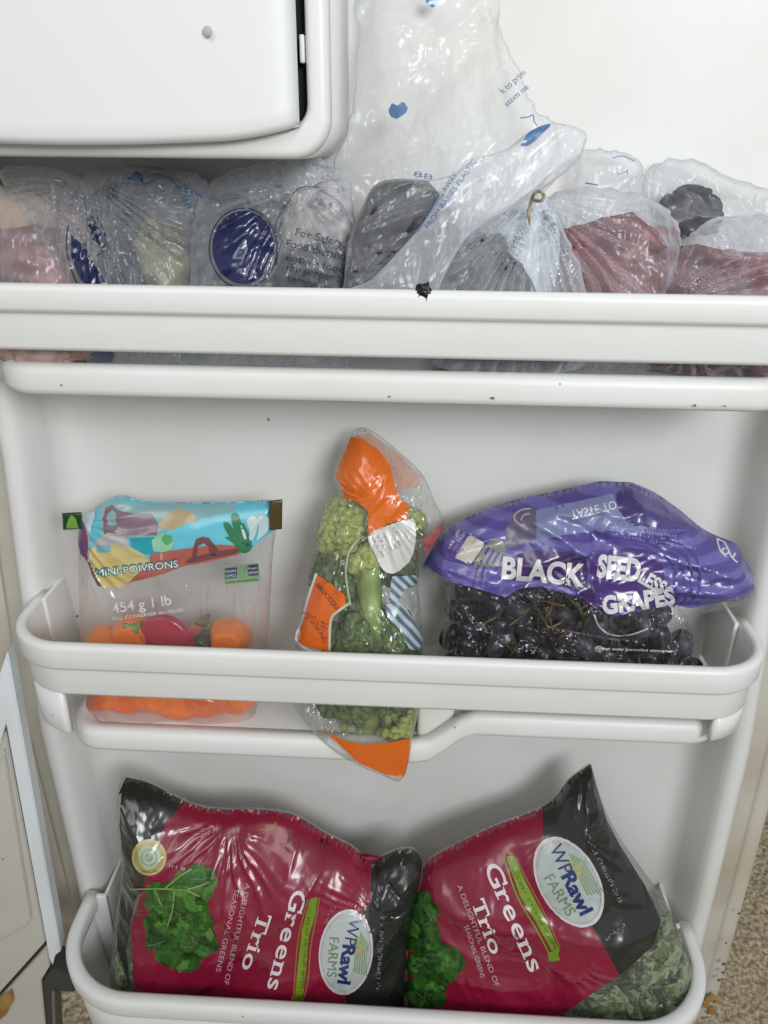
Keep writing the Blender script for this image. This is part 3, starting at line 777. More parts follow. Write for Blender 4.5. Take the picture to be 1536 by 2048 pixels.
pb = empty('mini_pepper_bag', (-.17, -.07, ZL), 'clear bag of mini peppers with a teal and terracotta landscape print', 'bag of peppers')
PB = Bag([(166, 1032), (232, 992), (300, 1003), (430, 1004), (540, 1000), (553, 1004), (552, 1058), (545, 1120), (538, 1250), (528, 1330), (508, 1440), (470, 1452), (330, 1460), (180, 1452), (176, 1380), (162, 1290), (160, 1180), (158, 1080)],
         -.078, ZL, .12, .020, .045, Tb=.018,
         folds=[crump(.05, .0016, 15, 1.8, 3), waves(.06, .003, 4), ridge((-.31, .81), (-.29, .70), .004, .004), gather((-.305, .85), 14, .0018, .03, .06, 2)],
         corner=(0, 5, 6, 10), edge=.01)
PB.film('film', F_PEP, pb)
tuck([c_ for o in COL.objects if o.name.startswith('mini_pepper') and o.type == 'EMPTY' and o is not pb for c_ in o.children], PB)
TEAL = mat_print('teal_print', (.10, .46, .56), .3, (.13, .55, .66), 12, bstr=.12)
TEALD = mat_print('deep_teal_print', (.01, .30, .36), .3, bstr=.12)
GRTEAL = mat_print('grey_teal_print', (.20, .36, .38), .3, (.26, .42, .42), 10, bstr=.12)
MAUVE = mat_print('mauve_print', (.19, .12, .15), .3, (.24, .17, .21), 15, bstr=.12)
PURP = mat_print('purple_print', (.14, .045, .12), .3, bstr=.12)
TERRA = mat_print('terracotta_print', (.42, .11, .085), .3, bstr=.12)
DTERR = mat_print('dark_terracotta_print', (.18, .055, .06), .3, bstr=.12)
TAN = mat_print('tan_print', (.42, .33, .18), .3, bstr=.12)
YEL = mat_print('yellow_print', (.58, .45, .16), .3, (.55, .47, .22), 12, bstr=.12)
GRY = mat_print('grey_print', (.42, .40, .39), .3, bstr=.12)
GREEN = mat_print('green_print', (.02, .17, .06), .3, bstr=.12)
MINT = mat_print('mint_print', (.25, .55, .35), .3, bstr=.12)
PALE = mat_print('pale_blue_print', (.50, .62, .64), .3, bstr=.12)
LIMEG = mat_print('lime_print', (.16, .36, .05), .3, bstr=.12)
BROWN = mat_print('brown_print', (.075, .055, .012), .3, bstr=.12)
s_ = PB.sheet
s_('printed_panel', [(178, 1030), (206, 1003), (236, 993), (330, 1004), (430, 1005), (540, 1001), (548, 1060), (525, 1078), (500, 1100), (420, 1120), (330, 1140), (230, 1165), (205, 1172), (180, 1120)], TEAL, pb, 1)
s_('printed_upper_band', [(196, 1012), (236, 998), (330, 1008), (400, 1008), (478, 1008), (470, 1020), (420, 1032), (380, 1040), (340, 1055), (330, 1068), (250, 1078), (205, 1075)], GRTEAL, pb, 2)
s_('printed_tan_hill', [(316, 1052), (330, 1030), (352, 1017), (382, 1022), (400, 1040), (372, 1046), (345, 1060)], TAN, pb, 3)
s_('printed_mauve_hill', [(208, 1068), (206, 1040), (212, 1015), (226, 1008), (238, 1020), (262, 1025), (305, 1027), (318, 1048), (314, 1070), (262, 1070)], MAUVE, pb, 3)
s_('printed_teal_arch', [(216, 1050), (216, 1028), (225, 1018), (234, 1028), (234, 1050)], GRTEAL, pb, 4)
s_('printed_grey_hill', [(186, 1085), (215, 1065), (236, 1060), (252, 1070), (262, 1095), (240, 1098), (190, 1096)], GRY, pb, 4)
s_('printed_teal_slope', [(260, 1076), (322, 1072), (320, 1108), (290, 1108), (262, 1092)], TEALD, pb, 3)
s_('printed_terracotta_ground', [(300, 1108), (330, 1102), (380, 1095), (440, 1088), (498, 1092), (478, 1108), (420, 1122), (365, 1132), (330, 1146), (300, 1154), (246, 1168), (262, 1140), (300, 1128)], TERRA, pb, 4)
s_('printed_yellow_hill', [(178, 1096), (205, 1089), (240, 1088), (262, 1094), (290, 1108), (305, 1128), (280, 1142), (262, 1160), (242, 1173), (205, 1173), (188, 1142)], YEL, pb, 5)
s_('printed_pond', [(193, 1090), (222, 1088), (223, 1103), (195, 1104)], mat_print('pond_print', (.16, .38, .46), .3, bstr=.1), pb, 6)
s_('printed_mint_tree', [(308, 1102), (304, 1080), (318, 1066), (338, 1066), (350, 1080), (346, 1096), (330, 1103)], MINT, pb, 5)
s_('printed_green_crown', [(322, 1078), (330, 1068), (344, 1070), (346, 1082), (334, 1090)], mat_print('leaf_print', (.08, .36, .14), .3, bstr=.1), pb, 6)
s_('printed_trunk', [(321, 1104), (326, 1104), (327, 1118), (321, 1119)], mat_print('trunk_print', (.62, .25, .18), .3, bstr=.1), pb, 6)
s_('printed_arch', [(384, 1120), (388, 1092), (393, 1077), (405, 1072), (418, 1074), (428, 1086), (436, 1096), (440, 1112), (420, 1113), (418, 1092), (408, 1084), (396, 1092), (394, 1118)], DTERR, pb, 6)
s_('printed_arch_ground', [(370, 1126), (382, 1114), (440, 1100), (470, 1096), (492, 1092), (472, 1106), (420, 1118)], DTERR, pb, 6)
for q in ([(447, 1046), (458, 1044), (470, 1062), (484, 1088), (478, 1092), (462, 1076)], [(463, 1030), (474, 1024), (482, 1040), (490, 1066), (494, 1092), (484, 1090), (470, 1062)], [(484, 1042), (492, 1052), (504, 1082), (500, 1098), (490, 1094)],
          [(450, 1072), (466, 1084), (480, 1102), (495, 1104), (506, 1090), (490, 1078)]):
    s_('printed_aloe_leaf', q, GREEN, pb, 7, sm=3)
for q in ([(482, 1048), (490, 1060), (494, 1076), (488, 1074)], [(494, 1040), (504, 1030), (516, 1036), (514, 1060), (506, 1078), (499, 1076), (500, 1058)], [(516, 1034), (528, 1030), (539, 1036), (537, 1058), (524, 1072), (514, 1078), (518, 1056)]):
    s_('printed_tulip', q, PALE, pb, 8, sm=3)
s_('printed_tulip', [(166, 1036), (178, 1018), (192, 1024), (186, 1046), (182, 1066), (174, 1052)], PALE, pb, 8, sm=3)
s_('printed_purple_edge', [(160, 1045), (168, 1040), (177, 1072), (177, 1118), (176, 1122), (162, 1106), (158, 1082)], PURP, pb, 8)
s_('printed_brown_edge', [(178, 1116), (184, 1128), (196, 1156), (206, 1172), (196, 1170), (186, 1150), (178, 1126)], mat_print('edge_brown_print', (.14, .08, .04), .3, bstr=.1), pb, 8)
for x in (521, 527, 532): PB.line('printed_stripe', [(x, 1002), (x, 1030)], 2.0, PALE, pb, 8, sm=False)
PB.text('printed_title', 'MINI-POIVRONS', (193, 1152), (359, 1133), 17, mat_print('title_shadow_print', (.0, .13, .16), .3, bstr=.1), pb, 9, bold=.045)  # deep teal outline printed around the title letters
PB.text('printed_title', 'MINI-POIVRONS', (195, 1151), (358, 1132), 14, mat_print('title_print', (.62, .78, .76), .3, bstr=.1), pb, 10, bold=.0)
PB.text('printed_weight', '454 g 1 lb', (226, 1226), (344, 1208), 20, INKW, pb, 3, bold=.012)
PB.text('printed_note', 'REG. CONSERVER AU FROID', (226, 1240), (368, 1222), 6.5, INKW, pb, 3)
s_('printed_badge', [(449, 1133), (517, 1125), (520, 1147), (520, 1162), (449, 1168)], mat_print('badge_green', (.20, .33, .18), .3, bstr=.1), pb, 3)
s_('badge_panel', [(450, 1136), (474, 1133), (474, 1154), (450, 1157)], mat_print('badge_navy', (.04, .05, .11), .3, bstr=.1), pb, 4)
s_('badge_panel', [(495, 1130), (516, 1127), (517, 1149), (496, 1151)], bpy.data.materials['badge_navy'], pb, 4)
PB.text('badge_text', 'NON', (452, 1145), (472, 1143), 6, INKW, pb, 5); PB.text('badge_text', 'GMO', (452, 1154), (472, 1152), 6, INKW, pb, 5)
PB.text('badge_text', 'Project', (497, 1138), (515, 1136), 4.5, INKW, pb, 5); PB.text('badge_text', 'VERIFIED', (497, 1147), (516, 1145), 4.5, INKW, pb, 5)
PB.line('badge_leaf', [(479, 1146), (484, 1154), (492, 1134)], 2.6, LIMEG, pb, 5)
PB.text('badge_text', 'nongmoproject.org', (452, 1165), (515, 1159), 4, INKK, pb, 5)
PB.text('printed_mark', 'SUNSET', (264, 1056), (318, 1062), 8, mat_print('mark_ink', (.30, .32, .34), .3, bstr=.1), pb, 6) if False else None
# side seal tabs
TB = Bag([(124, 1026), (164, 1024), (164, 1058), (126, 1060)], -.070, .84, .0, .0015, .01, corner=(0, 1, 2, 3), sm=2)
TB.film('seal_tab', mat_print('dark_green_tab', (.008, .05, .01), .3, bstr=.2), pb); TB.sheet('printed_tree', [(132, 1056), (137, 1038), (144, 1029), (152, 1036), (158, 1056)], LIMEG, pb, 2)
TB2 = Bag([(538, 1002), (565, 998), (564, 1058), (539, 1061)], -.066, .84, .0, .0015, .01, corner=(0, 1, 2, 3), sm=2)
TB2.film('seal_tab', BROWN, pb)

# ================================================================== BROCCOLI
BRC = mat_noise('broccoli_buds', (.05, .085, .022), (.17, .235, .065), 230, .75, 1.0, .003, c3=(.34, .39, .13), detail=3)
BRS = mat_noise('broccoli_stalk_skin', (.22, .32, .07), (.40, .50, .16), 55, .5, .2, .001)
BRY = mat_noise('yellow_green_buds', (.26, .31, .06), (.46, .50, .15), 190, .75, 1.0, .003, c3=(.62, .64, .30), detail=3)
_ico = {}
def ico(sub):
    if sub not in _ico:
        bm = bmesh.new(); bmesh.ops.create_icosphere(bm, subdivisions=sub, radius=1); bm.verts.index_update()
        _ico[sub] = (np.array([v.co[:] for v in bm.verts]), [tuple(v.index for v in f.verts) for f in bm.faces]); bm.free()
    return _ico[sub]
def broccoli(at, R, up, mat, label, seed):
    rr = np.random.RandomState(seed); root = empty('broccoli', at, label, 'broccoli', 'broccoli crowns in the orange bag')
    U = Vector(up).normalized(); Q = Vector((0, 0, 1)).rotation_difference(U).to_matrix(); Q = np.array(Q)
    iv, if_ = ico(2); V = []; Fc = []; n = 120
    for i in range(n):
        a = i*2.39996; zz = 1-(i+.5)/n*1.05; r = math.sqrt(max(0, 1-zz*zz))
        dv = np.array([r*math.cos(a), r*math.sin(a), zz]); lb = float(perlin(dv[0]*1.6+seed*1.7, dv[1]*1.6+dv[2]*1.1, seed))
        c = np.array([r*math.cos(a)*1.1, r*math.sin(a)*.95, zz*.72])*R*.80*(1+.42*lb)
        s = R*rr.uniform(.12, .20); c = c*rr.uniform(.93, 1.05)
        d = 1+.10*perlin(iv[:, 0]*5+i, iv[:, 1]*5+iv[:, 2]*4, i+seed)+.07*perlin(iv[:, 0]*11+i, iv[:, 2]*11+iv[:, 1]*7, i+seed+5)
        p = (iv*d[:, None]*s*np.array([1, 1, .85])+c) @ Q.T+np.array(at)
        o = len(V); V += list(p); Fc += [tuple(k+o for k in f) for f in if_]
    mobj('floret_head', V, Fc, mat, root)
    V = []; Fc = []
    def cone(p, q, r0, r1):
        p = np.array(p); q = np.array(q); d = q-p; d = d/np.linalg.norm(d); x = np.cross(d, [.3, .5, .8]); x /= np.linalg.norm(x); y = np.cross(d, x); o = len(V); m_ = 12
        for k_, (c, r) in enumerate(((p, r0), ((p+q)/2, (r0+r1)/2*.92), (q, r1))):
            for i in range(m_): a = 2*math.pi*i/m_; V.append(((c+(x*math.cos(a)+y*math.sin(a))*r*(1+.07*math.sin(3*a))) @ Q.T)+np.array(at))
        for k_ in range(2):
            for i in range(m_): Fc.append((o+k_*m_+i, o+k_*m_+(i+1) % m_, o+(k_+1)*m_+(i+1) % m_, o+(k_+1)*m_+i))
        Fc.append(tuple(o+i for i in range(m_)))
    cone((0, 0, -R*1.9), (0, 0, -.1*R), R*.30, R*.40)
    for i in range(7):
        a = i*.9; cone((0, 0, -R*.7), (R*.5*math.cos(a), R*.5*math.sin(a), R*.1), R*.16, R*.13)
    mobj('stalk', V, Fc, BRS, root)
for i, (px, py, y, R, up, mt_, lb) in enumerate([
    (695, 1052, -.052, .032, (-.3, -.4, .9), BRY, 'yellow green broccoli crown under the orange panel'),
    (680, 1145, -.062, .034, (-.8, -.5, .3), BRC, 'large dark broccoli crown on the left of the bag'),
    (815, 1050, -.040, .019, (.3, -.4, .9), BRY, 'yellow green broccoli floret at the upper right of the bag'),
    (735, 1130, -.070, .032, (-.15, .45, 1), BRY, 'pale broccoli crown with its light stalk in the middle of the bag'),
    (775, 1120, -.052, .030, (.6, -.2, .8), BRC, 'green broccoli crown behind the white label'),
    (750, 1285, -.086, .042, (.0, -.9, .25), BRC, 'wide dark broccoli crown just above the rail'),
    (700, 1385, -.092, .033, (-.5, -.8, -.1), BRC, 'dark broccoli crown below the rail'),
    (792, 1436, -.092, .027, (.5, -.2, -.6), BRY, 'pale broccoli crown at the bottom beside the dark one'),
    (735, 1452, -.090, .026, (-.1, .5, -1), BRY, 'yellow green broccoli crown just above the orange bottom panel'),
    (790, 1378, -.080, .030, (.4, -.6, .2), BRC, 'green broccoli crown behind the rail at the right of the bag')]):
    broccoli(tuple(W(px, py, y)), R, up, mt_, lb, i*7)
bb = empty('broccoli_bag', (-.03, -.12, .64), 'narrow clear bag of broccoli with orange ends leaning in the middle', 'bag of broccoli')
BB = Bag([(700, 868), (738, 858), (800, 905), (846, 950), (868, 1000), (888, 1045), (862, 1100), (838, 1150), (842, 1230), (846, 1300), (842, 1400), (826, 1470), (812, 1545), (796, 1564), (720, 1530), (650, 1480), (590, 1405), (582, 1340), (594, 1280), (606, 1200), (626, 1100), (650, 1010), (676, 985), (668, 945)],
         -.121, .64, .31, .030, .040, Tb=.012, folds=[crump(.035, .0024, 70, 1.7, 21), waves(.05, .003, 6), gather((-.03, .88), 16, .002, .03, .05, 4), ridge(W(742, 1040, -.06)[[0, 2]], W(700, 1260, -.09)[[0, 2]], .003, .004)], corner=(13,), edge=.01)
BB.ymin = -.1255
BB.film('film', F_CLEAR, bb, .0013)
tuck([c_ for o in COL.objects if o.name.startswith('broccoli') and o.type == 'EMPTY' and o is not bb for c_ in o.children], BB)
ORG = mat_print('orange_print', (.74, .15, .012), .25, (.66, .115, .008), 14, bstr=.35)
ORT = mat_print('thin_orange_print', (.62, .22, .10), .25, alpha=.45, bstr=.35)
s_ = BB.sheet
s_('thin_orange_end', [(704, 872), (738, 864), (800, 910), (842, 955), (838, 972), (800, 980), (780, 950), (742, 895)], ORT, bb, 1)
s_('orange_end_panel', [(702, 872), (722, 874), (760, 902), (780, 930), (785, 955), (802, 1000), (818, 1008), (815, 1036), (780, 1045), (738, 1072), (736, 1020), (716, 1004), (688, 996), (680, 965), (669, 952)], ORG, bb, 2)
s_('orange_side_label', [(632, 1150), (650, 1158), (690, 1190), (692, 1212), (668, 1226), (660, 1240), (656, 1302), (600, 1288), (596, 1270), (612, 1210)], ORG, bb, 2)
BB.line('label_edge', [(633, 1146), (618, 1190), (604, 1240), (594, 1268), (596, 1284), (620, 1300), (654, 1306)], 5, INKW, bb, 3)
BB.line('label_edge', [(700, 1205), (676, 1222), (662, 1240), (659, 1300)], 5, mat_print('cream_ink', (.55, .50, .38), .3), bb, 3)
BB.line('label_edge', [(720, 1075), (700, 1100), (692, 1140), (696, 1180), (702, 1210)], 4, mat_print('green_cream_ink', (.42, .46, .30), .3), bb, 3)
for k in range(5): scribble(BB, 'small_print', (616+k*9-14, 1230+k*10-6), (660-k*1-8, 1262+k*9-12), 6, INKRD, bb, 4, seed=k, word=(15, 30))
BB.text('label_heading', 'BROCCOLI', (632, 1170), (672, 1218), 9, INKRD, bb, 4, bold=.02)
s_('white_label', [(736, 1072), (760, 1056), (800, 1042), (826, 1038), (832, 1055), (830, 1090), (820, 1120), (796, 1142), (780, 1146), (764, 1136), (752, 1112)], mat_print('white_label_print', (.60, .58, .55), .35, bstr=.1), bb, 3, sm=3)
for k in range(5): scribble(BB, 'small_print', (743+k*10.5, 1075-k*5), (764+k*9, 1112-k*5), 5.5, INKD, bb, 5, seed=20+k, word=(12, 22))
BLST = mat_print('blue_white_stripe', (.42, .50, .55), .3, (.10, .14, .17), 60, stripes=(52, 2.0, 'DIAGONAL'))
s_('striped_back_label', [(784, 1152), (840, 1148), (834, 1166), (812, 1176), (800, 1196), (786, 1208), (778, 1200)], BLST, bb, 3)
s_('striped_back_label', [(768, 1212), (790, 1198), (812, 1215), (838, 1258), (848, 1288), (836, 1300), (818, 1296), (800, 1260), (778, 1236)], BLST, bb, 3)
s_('orange_bottom_panel', [(628, 1440), (650, 1462), (690, 1480), (730, 1488), (780, 1484), (824, 1474), (814, 1545), (808, 1553), (770, 1548), (716, 1524)], ORG, bb, 2)
s_('clear_bottom_edge', [(790, 1548), (812, 1548), (797, 1565)], mat_print('pale_tip', (.55, .42, .36), .3), bb, 2)
s_('red_side_print', [(846, 1078), (872, 1056), (888, 1040), (894, 1060), (876, 1082), (850, 1110)], mat_print('red_side_print', (.38, .09, .07), .3), bb, 2)

# ================================================================== GRAPES
GRP = mat_noise('black_grape_skin', (.008, .006, .010), (.022, .014, .026), 55, .24, .1, .0005, c3=(.05, .045, .06))
GRB = mat_noise('dusty_grape_skin', (.018, .014, .024), (.05, .048, .062), 70, .45, .1, .0005, c3=(.08, .05, .05))
GST = mat_noise('brown_grape_stem', (.05, .035, .015), (.14, .10, .04), 80, .6)
GB = Bag([(840, 1125), (905, 1050), (1010, 1005), (1110, 982), (1200, 962), (1262, 964), (1310, 985), (1360, 1020), (1410, 1060), (1470, 1085), (1502, 1140), (1508, 1175), (1485, 1200), (1440, 1212), (1370, 1225), (1385, 1262), (1400, 1330), (1385, 1370), (900, 1350), (884, 1290), (895, 1200), (880, 1160)],
         -.066, ZR, .15, .036, .045, Tb=.02, corner=(0, 4, 5, 9, 11, 12), sm=3, folds=[crump(.05, .0075, -14, 2.6, 31), crump(.022, .0026, 24, 2.0, 33), gather(W(1175, 1195, -.09)[[0, 2]], 11, .0020, .012, .05, 35), gather(W(850, 1115, -.07)[[0, 2]], 12, .003, .02, .08, 36), waves(.08, .006, 8), ridge(W(1175, 1060, -.05)[[0, 2]], W(1190, 1240, -.05)[[0, 2]], .012, .010), ridge(W(1010, 1100, -.05)[[0, 2]], W(1180, 1062, -.05)[[0, 2]], .014, .010), ridge(W(900, 1060, -.05)[[0, 2]], W(1240, 985, -.05)[[0, 2]], .010, .006), ridge(W(1240, 985, -.05)[[0, 2]], W(1470, 1090, -.05)[[0, 2]], .012, .008),
         ridge(W(1010, 1150, -.05)[[0, 2]], W(1200, 1060, -.05)[[0, 2]], .006, -.008), ridge(W(1200, 1050, -.05)[[0, 2]], W(1480, 1130, -.05)[[0, 2]], .007, .010), ridge(W(850, 1120, -.05)[[0, 2]], W(1100, 1180, -.05)[[0, 2]], .007, .006),
         ridge(W(1250, 970, -.05)[[0, 2]], W(1400, 1060, -.05)[[0, 2]], .005, -.006)], edge=.008)
gb = empty('grape_bunch', (.15, -.06, ZR), 'heap of black grapes on brown stems inside the purple bag', 'grapes')
iv, if_ = ico(3); me_g = []
for mt_ in (GRP, GRB):
    me = bpy.data.meshes.new('grape'); me.from_pydata([(a*.0098, b*.0098, c_*.0118) for a, b, c_ in iv], [], if_); me.shade_smooth(); me.materials.append(mt_); me_g.append(me)
rr = random.Random(3); placed = []
poly_g = np.array([W(a, b, -.06)[[0, 2]] for a, b in [(895, 1345), (900, 1250), (905, 1190), (960, 1180), (1040, 1172), (1150, 1175), (1300, 1200), (1345, 1250), (1385, 1300), (1390, 1350)]])
tries = 0
while len(placed) < 150 and tries < 30000:
    tries += 1
    x = rr.uniform(poly_g[:, 0].min(), poly_g[:, 0].max()); z = rr.uniform(ZR+.010, poly_g[:, 1].max()); y = rr.uniform(-.110, -.028)
    if not inside(np.array([[x, max(z, poly_g[:, 1].min()+.001)]]), poly_g)[0]: continue
    if y < GB.front(np.array([[x, z]]))[0]+.0125: continue
    if all((x-a)**2+(y-b)**2+(z-c_)**2 > .0150**2 for a, b, c_ in placed):
        placed.append((x, y, z))
        o = bpy.data.objects.new('grape', me_g[1 if rr.random() < .3 else 0]); COL.objects.link(o); o.parent = gb
        o.location = (x-gb.location.x, y-gb.location.y, z-gb.location.z); o.rotation_euler = (rr.uniform(-1, 1), rr.uniform(-1, 1), rr.uniform(0, 6)); k_ = rr.uniform(.78, 1.12); o.scale = (k_, k_, k_*rr.uniform(.9, 1.15))
V = []; Fc = []
def tube(V, Fc, pts, r, m_=7):
    pts = [np.array(p, float) for p in pts]; o = len(V)
    for i, p in enumerate(pts):
        d = pts[min(i+1, len(pts)-1)]-pts[max(i-1, 0)]; d = d/(np.linalg.norm(d)+1e-9); x = np.cross(d, [.3, .9, .2]); x /= np.linalg.norm(x); y = np.cross(d, x)
        rr_ = r[i] if isinstance(r, (list, tuple)) else r
        for k_ in range(m_): a = 2*math.pi*k_/m_; V.append(p+(x*math.cos(a)+y*math.sin(a))*rr_)
    for i in range(len(pts)-1):
        for k_ in range(m_): Fc.append((o+i*m_+k_, o+i*m_+(k_+1) % m_, o+(i+1)*m_+(k_+1) % m_, o+(i+1)*m_+k_))
    Fc.append(tuple(o+k_ for k_ in range(m_))); Fc.append(tuple(o+(len(pts)-1)*m_+k_ for k_ in range(m_)))
for (a, b) in [((1020, 1250), (1060, 1215)), ((1080, 1200), (1150, 1225)), ((1090, 1260), (1130, 1240)), ((1060, 1195), (1110, 1300)), ((1040, 1280), (1010, 1320)), ((1130, 1190), (1170, 1240)), ((960, 1250), (1000, 1230)), ((1110, 1195), (1080, 1245)), ((1145, 1250), (1100, 1290))]:
    p = W(a[0], a[1], -.100); q = W(b[0], b[1], -.098); m_ = (p+q)/2+np.array([.002, -.003, .003])
    tube(V, Fc, [p, m_, q], [.0006, .0011, .0007])
    for k_ in range(3):
        t = rr.uniform(.2, .8); s0 = p+(q-p)*t; tube(V, Fc, [s0, s0+np.array([rr.uniform(-.01, .01), rr.uniform(.0, .006), rr.uniform(-.01, .01)])], [.0007, .0012])
mobj('stem', V, Fc, GST, gb)
gp = empty('grape_bag', (.15, -.09, ZR), 'purple and clear bag of black grapes folded over at the top', 'bag of grapes')
GB.calm = [(*W(1085, 1140, -.09)[[0, 2]], .030, .6), (*W(1255, 1150, -.09)[[0, 2]], .028, .5)]
GB.film('film', mat_film('grape_film', haze=.02, rough=.12, gloss=1.3, edge=.30, bstr=1.3, bscale=60), gp)
PU1 = mat_print('violet_print', (.085, .065, .26), .30, (.14, .12, .36), 20, bstr=.5, stripes=(26, 3.0, 'Z'))
PU2 = mat_print('dark_violet_print', (.055, .022, .12), .28, bstr=.4)
PU3 = mat_print('violet_blue_print', (.10, .075, .33), .28, (.065, .05, .22), 16, bstr=.5)
PU4 = mat_print('pale_violet_print', (.22, .24, .42), .30, (.17, .19, .36), 18, bstr=.5)
PU5 = mat_print('grey_violet_print', (.09, .085, .13), .30, (.16, .15, .22), 14, bstr=.5)
s_ = GB.sheet
s_('printed_top', [(838, 1124), (905, 1050), (1010, 1004), (1110, 981), (1200, 961), (1262, 963), (1310, 984), (1360, 1019), (1410, 1059), (1472, 1084), (1504, 1140), (1509, 1176), (1485, 1198), (1440, 1206), (1380, 1216), (1330, 1205), (1230, 1232), (1180, 1200), (1080, 1172), (1040, 1176), (1010, 1194), (960, 1178), (900, 1162)], PU1, gp, 1)
s_('painted_fold_shade', [(1232, 985), (1262, 966), (1308, 986), (1358, 1021), (1408, 1062), (1340, 1056), (1262, 1050), (1236, 1020)], mat_print('shaded_violet_print', (.055, .04, .16), .3, (.075, .055, .21), 16, bstr=.4), gp, 2)  # darker violet puts the shade of the fold into the colour
s_('printed_window_panel', [(1008, 1100), (1012, 1060), (1030, 1022), (1072, 1012), (1074, 1070), (1060, 1084), (1030, 1092)], PU5, gp, 2)
s_('printed_pale_panel', [(1072, 1020), (1128, 1008), (1226, 986), (1238, 1020), (1262, 1045), (1300, 1056), (1240, 1062), (1180, 1062), (1120, 1070), (1072, 1086)], PU4, gp, 2)
s_('printed_brand_ground', [(1004, 1150), (1024, 1112), (1060, 1100), (1140, 1104), (1172, 1120), (1176, 1160), (1205, 1224), (1180, 1210), (1150, 1180), (1080, 1160), (1012, 1160)], PU2, gp, 2)
s_('printed_name_ground', [(1178, 1118), (1220, 1100), (1290, 1106), (1326, 1130), (1330, 1176), (1346, 1204), (1230, 1232), (1200, 1214), (1186, 1170)], mat_print('name_ground_print', (.075, .035, .19), .28, bstr=.4), gp, 3)
for k in range(4):
    GB.line('printed_ring', [(1330+k*16, 1215-k*3), (1352+k*16, 1170), (1338+k*15, 1120-k*6), (1280+k*8, 1090-k*6), (1210, 1084-k*7)], 5, PU3, gp, 4)
    GB.line('printed_ring', [(985-k*13, 1172), (992-k*13, 1140), (1008-k*10, 1108-k*5)], 5, PU3, gp, 4)
GB.text('printed_title', 'BLACK', (1002, 1154), (1168, 1170), 42, INKW, gp, 6, bold=.04)
GB.text('printed_title', 'SEED', (1192, 1150), (1278, 1160), 42, INKW, gp, 6, bold=.05); GB.text('printed_title', 'LESS', (1274, 1160), (1322, 1188), 27, INKW, gp, 6, bold=.04)
GB.text('printed_title', 'GRAPES', (1206, 1226), (1350, 1206), 34, INKW, gp, 7, bold=.05)
GB.text('printed_slogan', 'TASTE TO', (1140, 1022), (1230, 1000), 17, INKW, gp, 4, bold=.01, flipv=True)
for k in range(4): scribble(GB, 'small_print', (1210+k*4, 1046+k*8), (1330+k*20, 1062+k*12), 6, mat_print('lilac_ink', (.36, .38, .62), .3) if k == 0 else bpy.data.materials['lilac_ink'], gp, 4, seed=40+k)
for k in range(4): scribble(GB, 'small_print', (898+k*9, 1100+k*4), (922+k*12, 1058+k*5), 6, INKPS if k % 2 else INKP, gp, 4, seed=50+k, word=(14, 22))
QW = mat_print('sticker_white', (.62, .60, .52), .35, bstr=.1)
s_('white_square_label', [(910, 1115), (936, 1072), (942, 1070), (968, 1084), (968, 1090), (944, 1124), (938, 1126)], QW, gp, 3, sm=0)
s_('grey_round_label', [(946, 1132), (968, 1094), (985, 1078), (1004, 1080), (1012, 1105), (1004, 1130), (975, 1134)], mat_print('grey_label', (.30, .30, .24), .35, (.20, .22, .18), 60, bstr=.1), gp, 3, sm=3)
GB.line('printed_arc', [(1062, 1016), (1040, 1020), (1028, 1032), (1034, 1044), (1044, 1050)], 3.5, mat_print('pink_arc', (.45, .33, .36), .3), gp, 4)
GB.line('printed_arc', [(1060, 1028), (1046, 1030), (1042, 1040)], 3.5, bpy.data.materials['pink_arc'], gp, 4)
GB.line('label_frame', [(1432, 1078), (1446, 1082), (1456, 1098), (1462, 1112), (1474, 1124)], 3, INKW, gp, 4); GB.line('label_frame', [(1434, 1080), (1440, 1100), (1452, 1112)], 3, INKW, gp, 4)
GB.text('label_mark', '01', (1440, 1102), (1466, 1116), 12, INKW, gp, 4)
GB.text('printed_note', 'product of more than one country', (1104, 1258), (1240, 1282), 5.5, INKPS, gp, 3)
GB.text('printed_note', 'Packed under controlled atmosphere', (1190, 1298), (1350, 1304), 5.5, INKP, gp, 3)
GB.line('white_fold_line', [(1188, 1228), (1200, 1254), (1228, 1270), (1262, 1268), (1296, 1256)], 3, mat_print('white_line_ink', (.5, .5, .52), .3), gp, 3)

# ================================================================== GREENS BAGS
RED = mat_print('crimson_print', (.255, .006, .034), .27, (.215, .005, .028), 10, bstr=.28, crs=10)
BLK = mat_print('black_print', (.014, .015, .014), .24, (.024, .025, .022), 10, bstr=.7, crs=14)
LEAFP = mat_noise('kale_photo_print', (.008, .036, .005), (.045, .14, .016), 95, .3, .5, .001, c3=(.15, .27, .06), detail=6)
LEAFP2 = mat_noise('mustard_photo_print', (.03, .075, .012), (.10, .19, .04), 70, .3, .5, .001, c3=(.20, .30, .10), detail=6)
KG = [mat_noise('leaflet_print', c_, tuple(min(1, q*2.6) for q in c_), 120, .3, .4, .002) for c_ in ((.008, .034, .006), (.014, .060, .008), (.024, .085, .011), (.036, .11, .016))]
KV = [mat_print('pale_vein_ink', (.07, .15, .03), .3, bstr=.1), mat_print('light_vein_ink', (.12, .20, .06), .3, bstr=.1)]
LIMERB = mat_print('lime_ribbon', (.20, .32, .015), .3, (.15, .26, .01), 20, bstr=.2)
OVAL = mat_print('oval_print', (.50, .53, .52), .28, (.44, .48, .45), 12, bstr=.2)
OVRIM = mat_print('oval_rim', (.66, .58, .60), .3, bstr=.2)
BLUED = mat_print('logo_blue', (.012, .03, .14), .3, bstr=.1)
LGRN = mat_print('logo_green', (.20, .33, .16), .3, bstr=.1)
FGRN = mat_print('farms_green', (.17, .25, .15), .3, bstr=.1)
BRN = mat_print('orange_ribbon_edge', (.30, .13, .04), .3, bstr=.1)
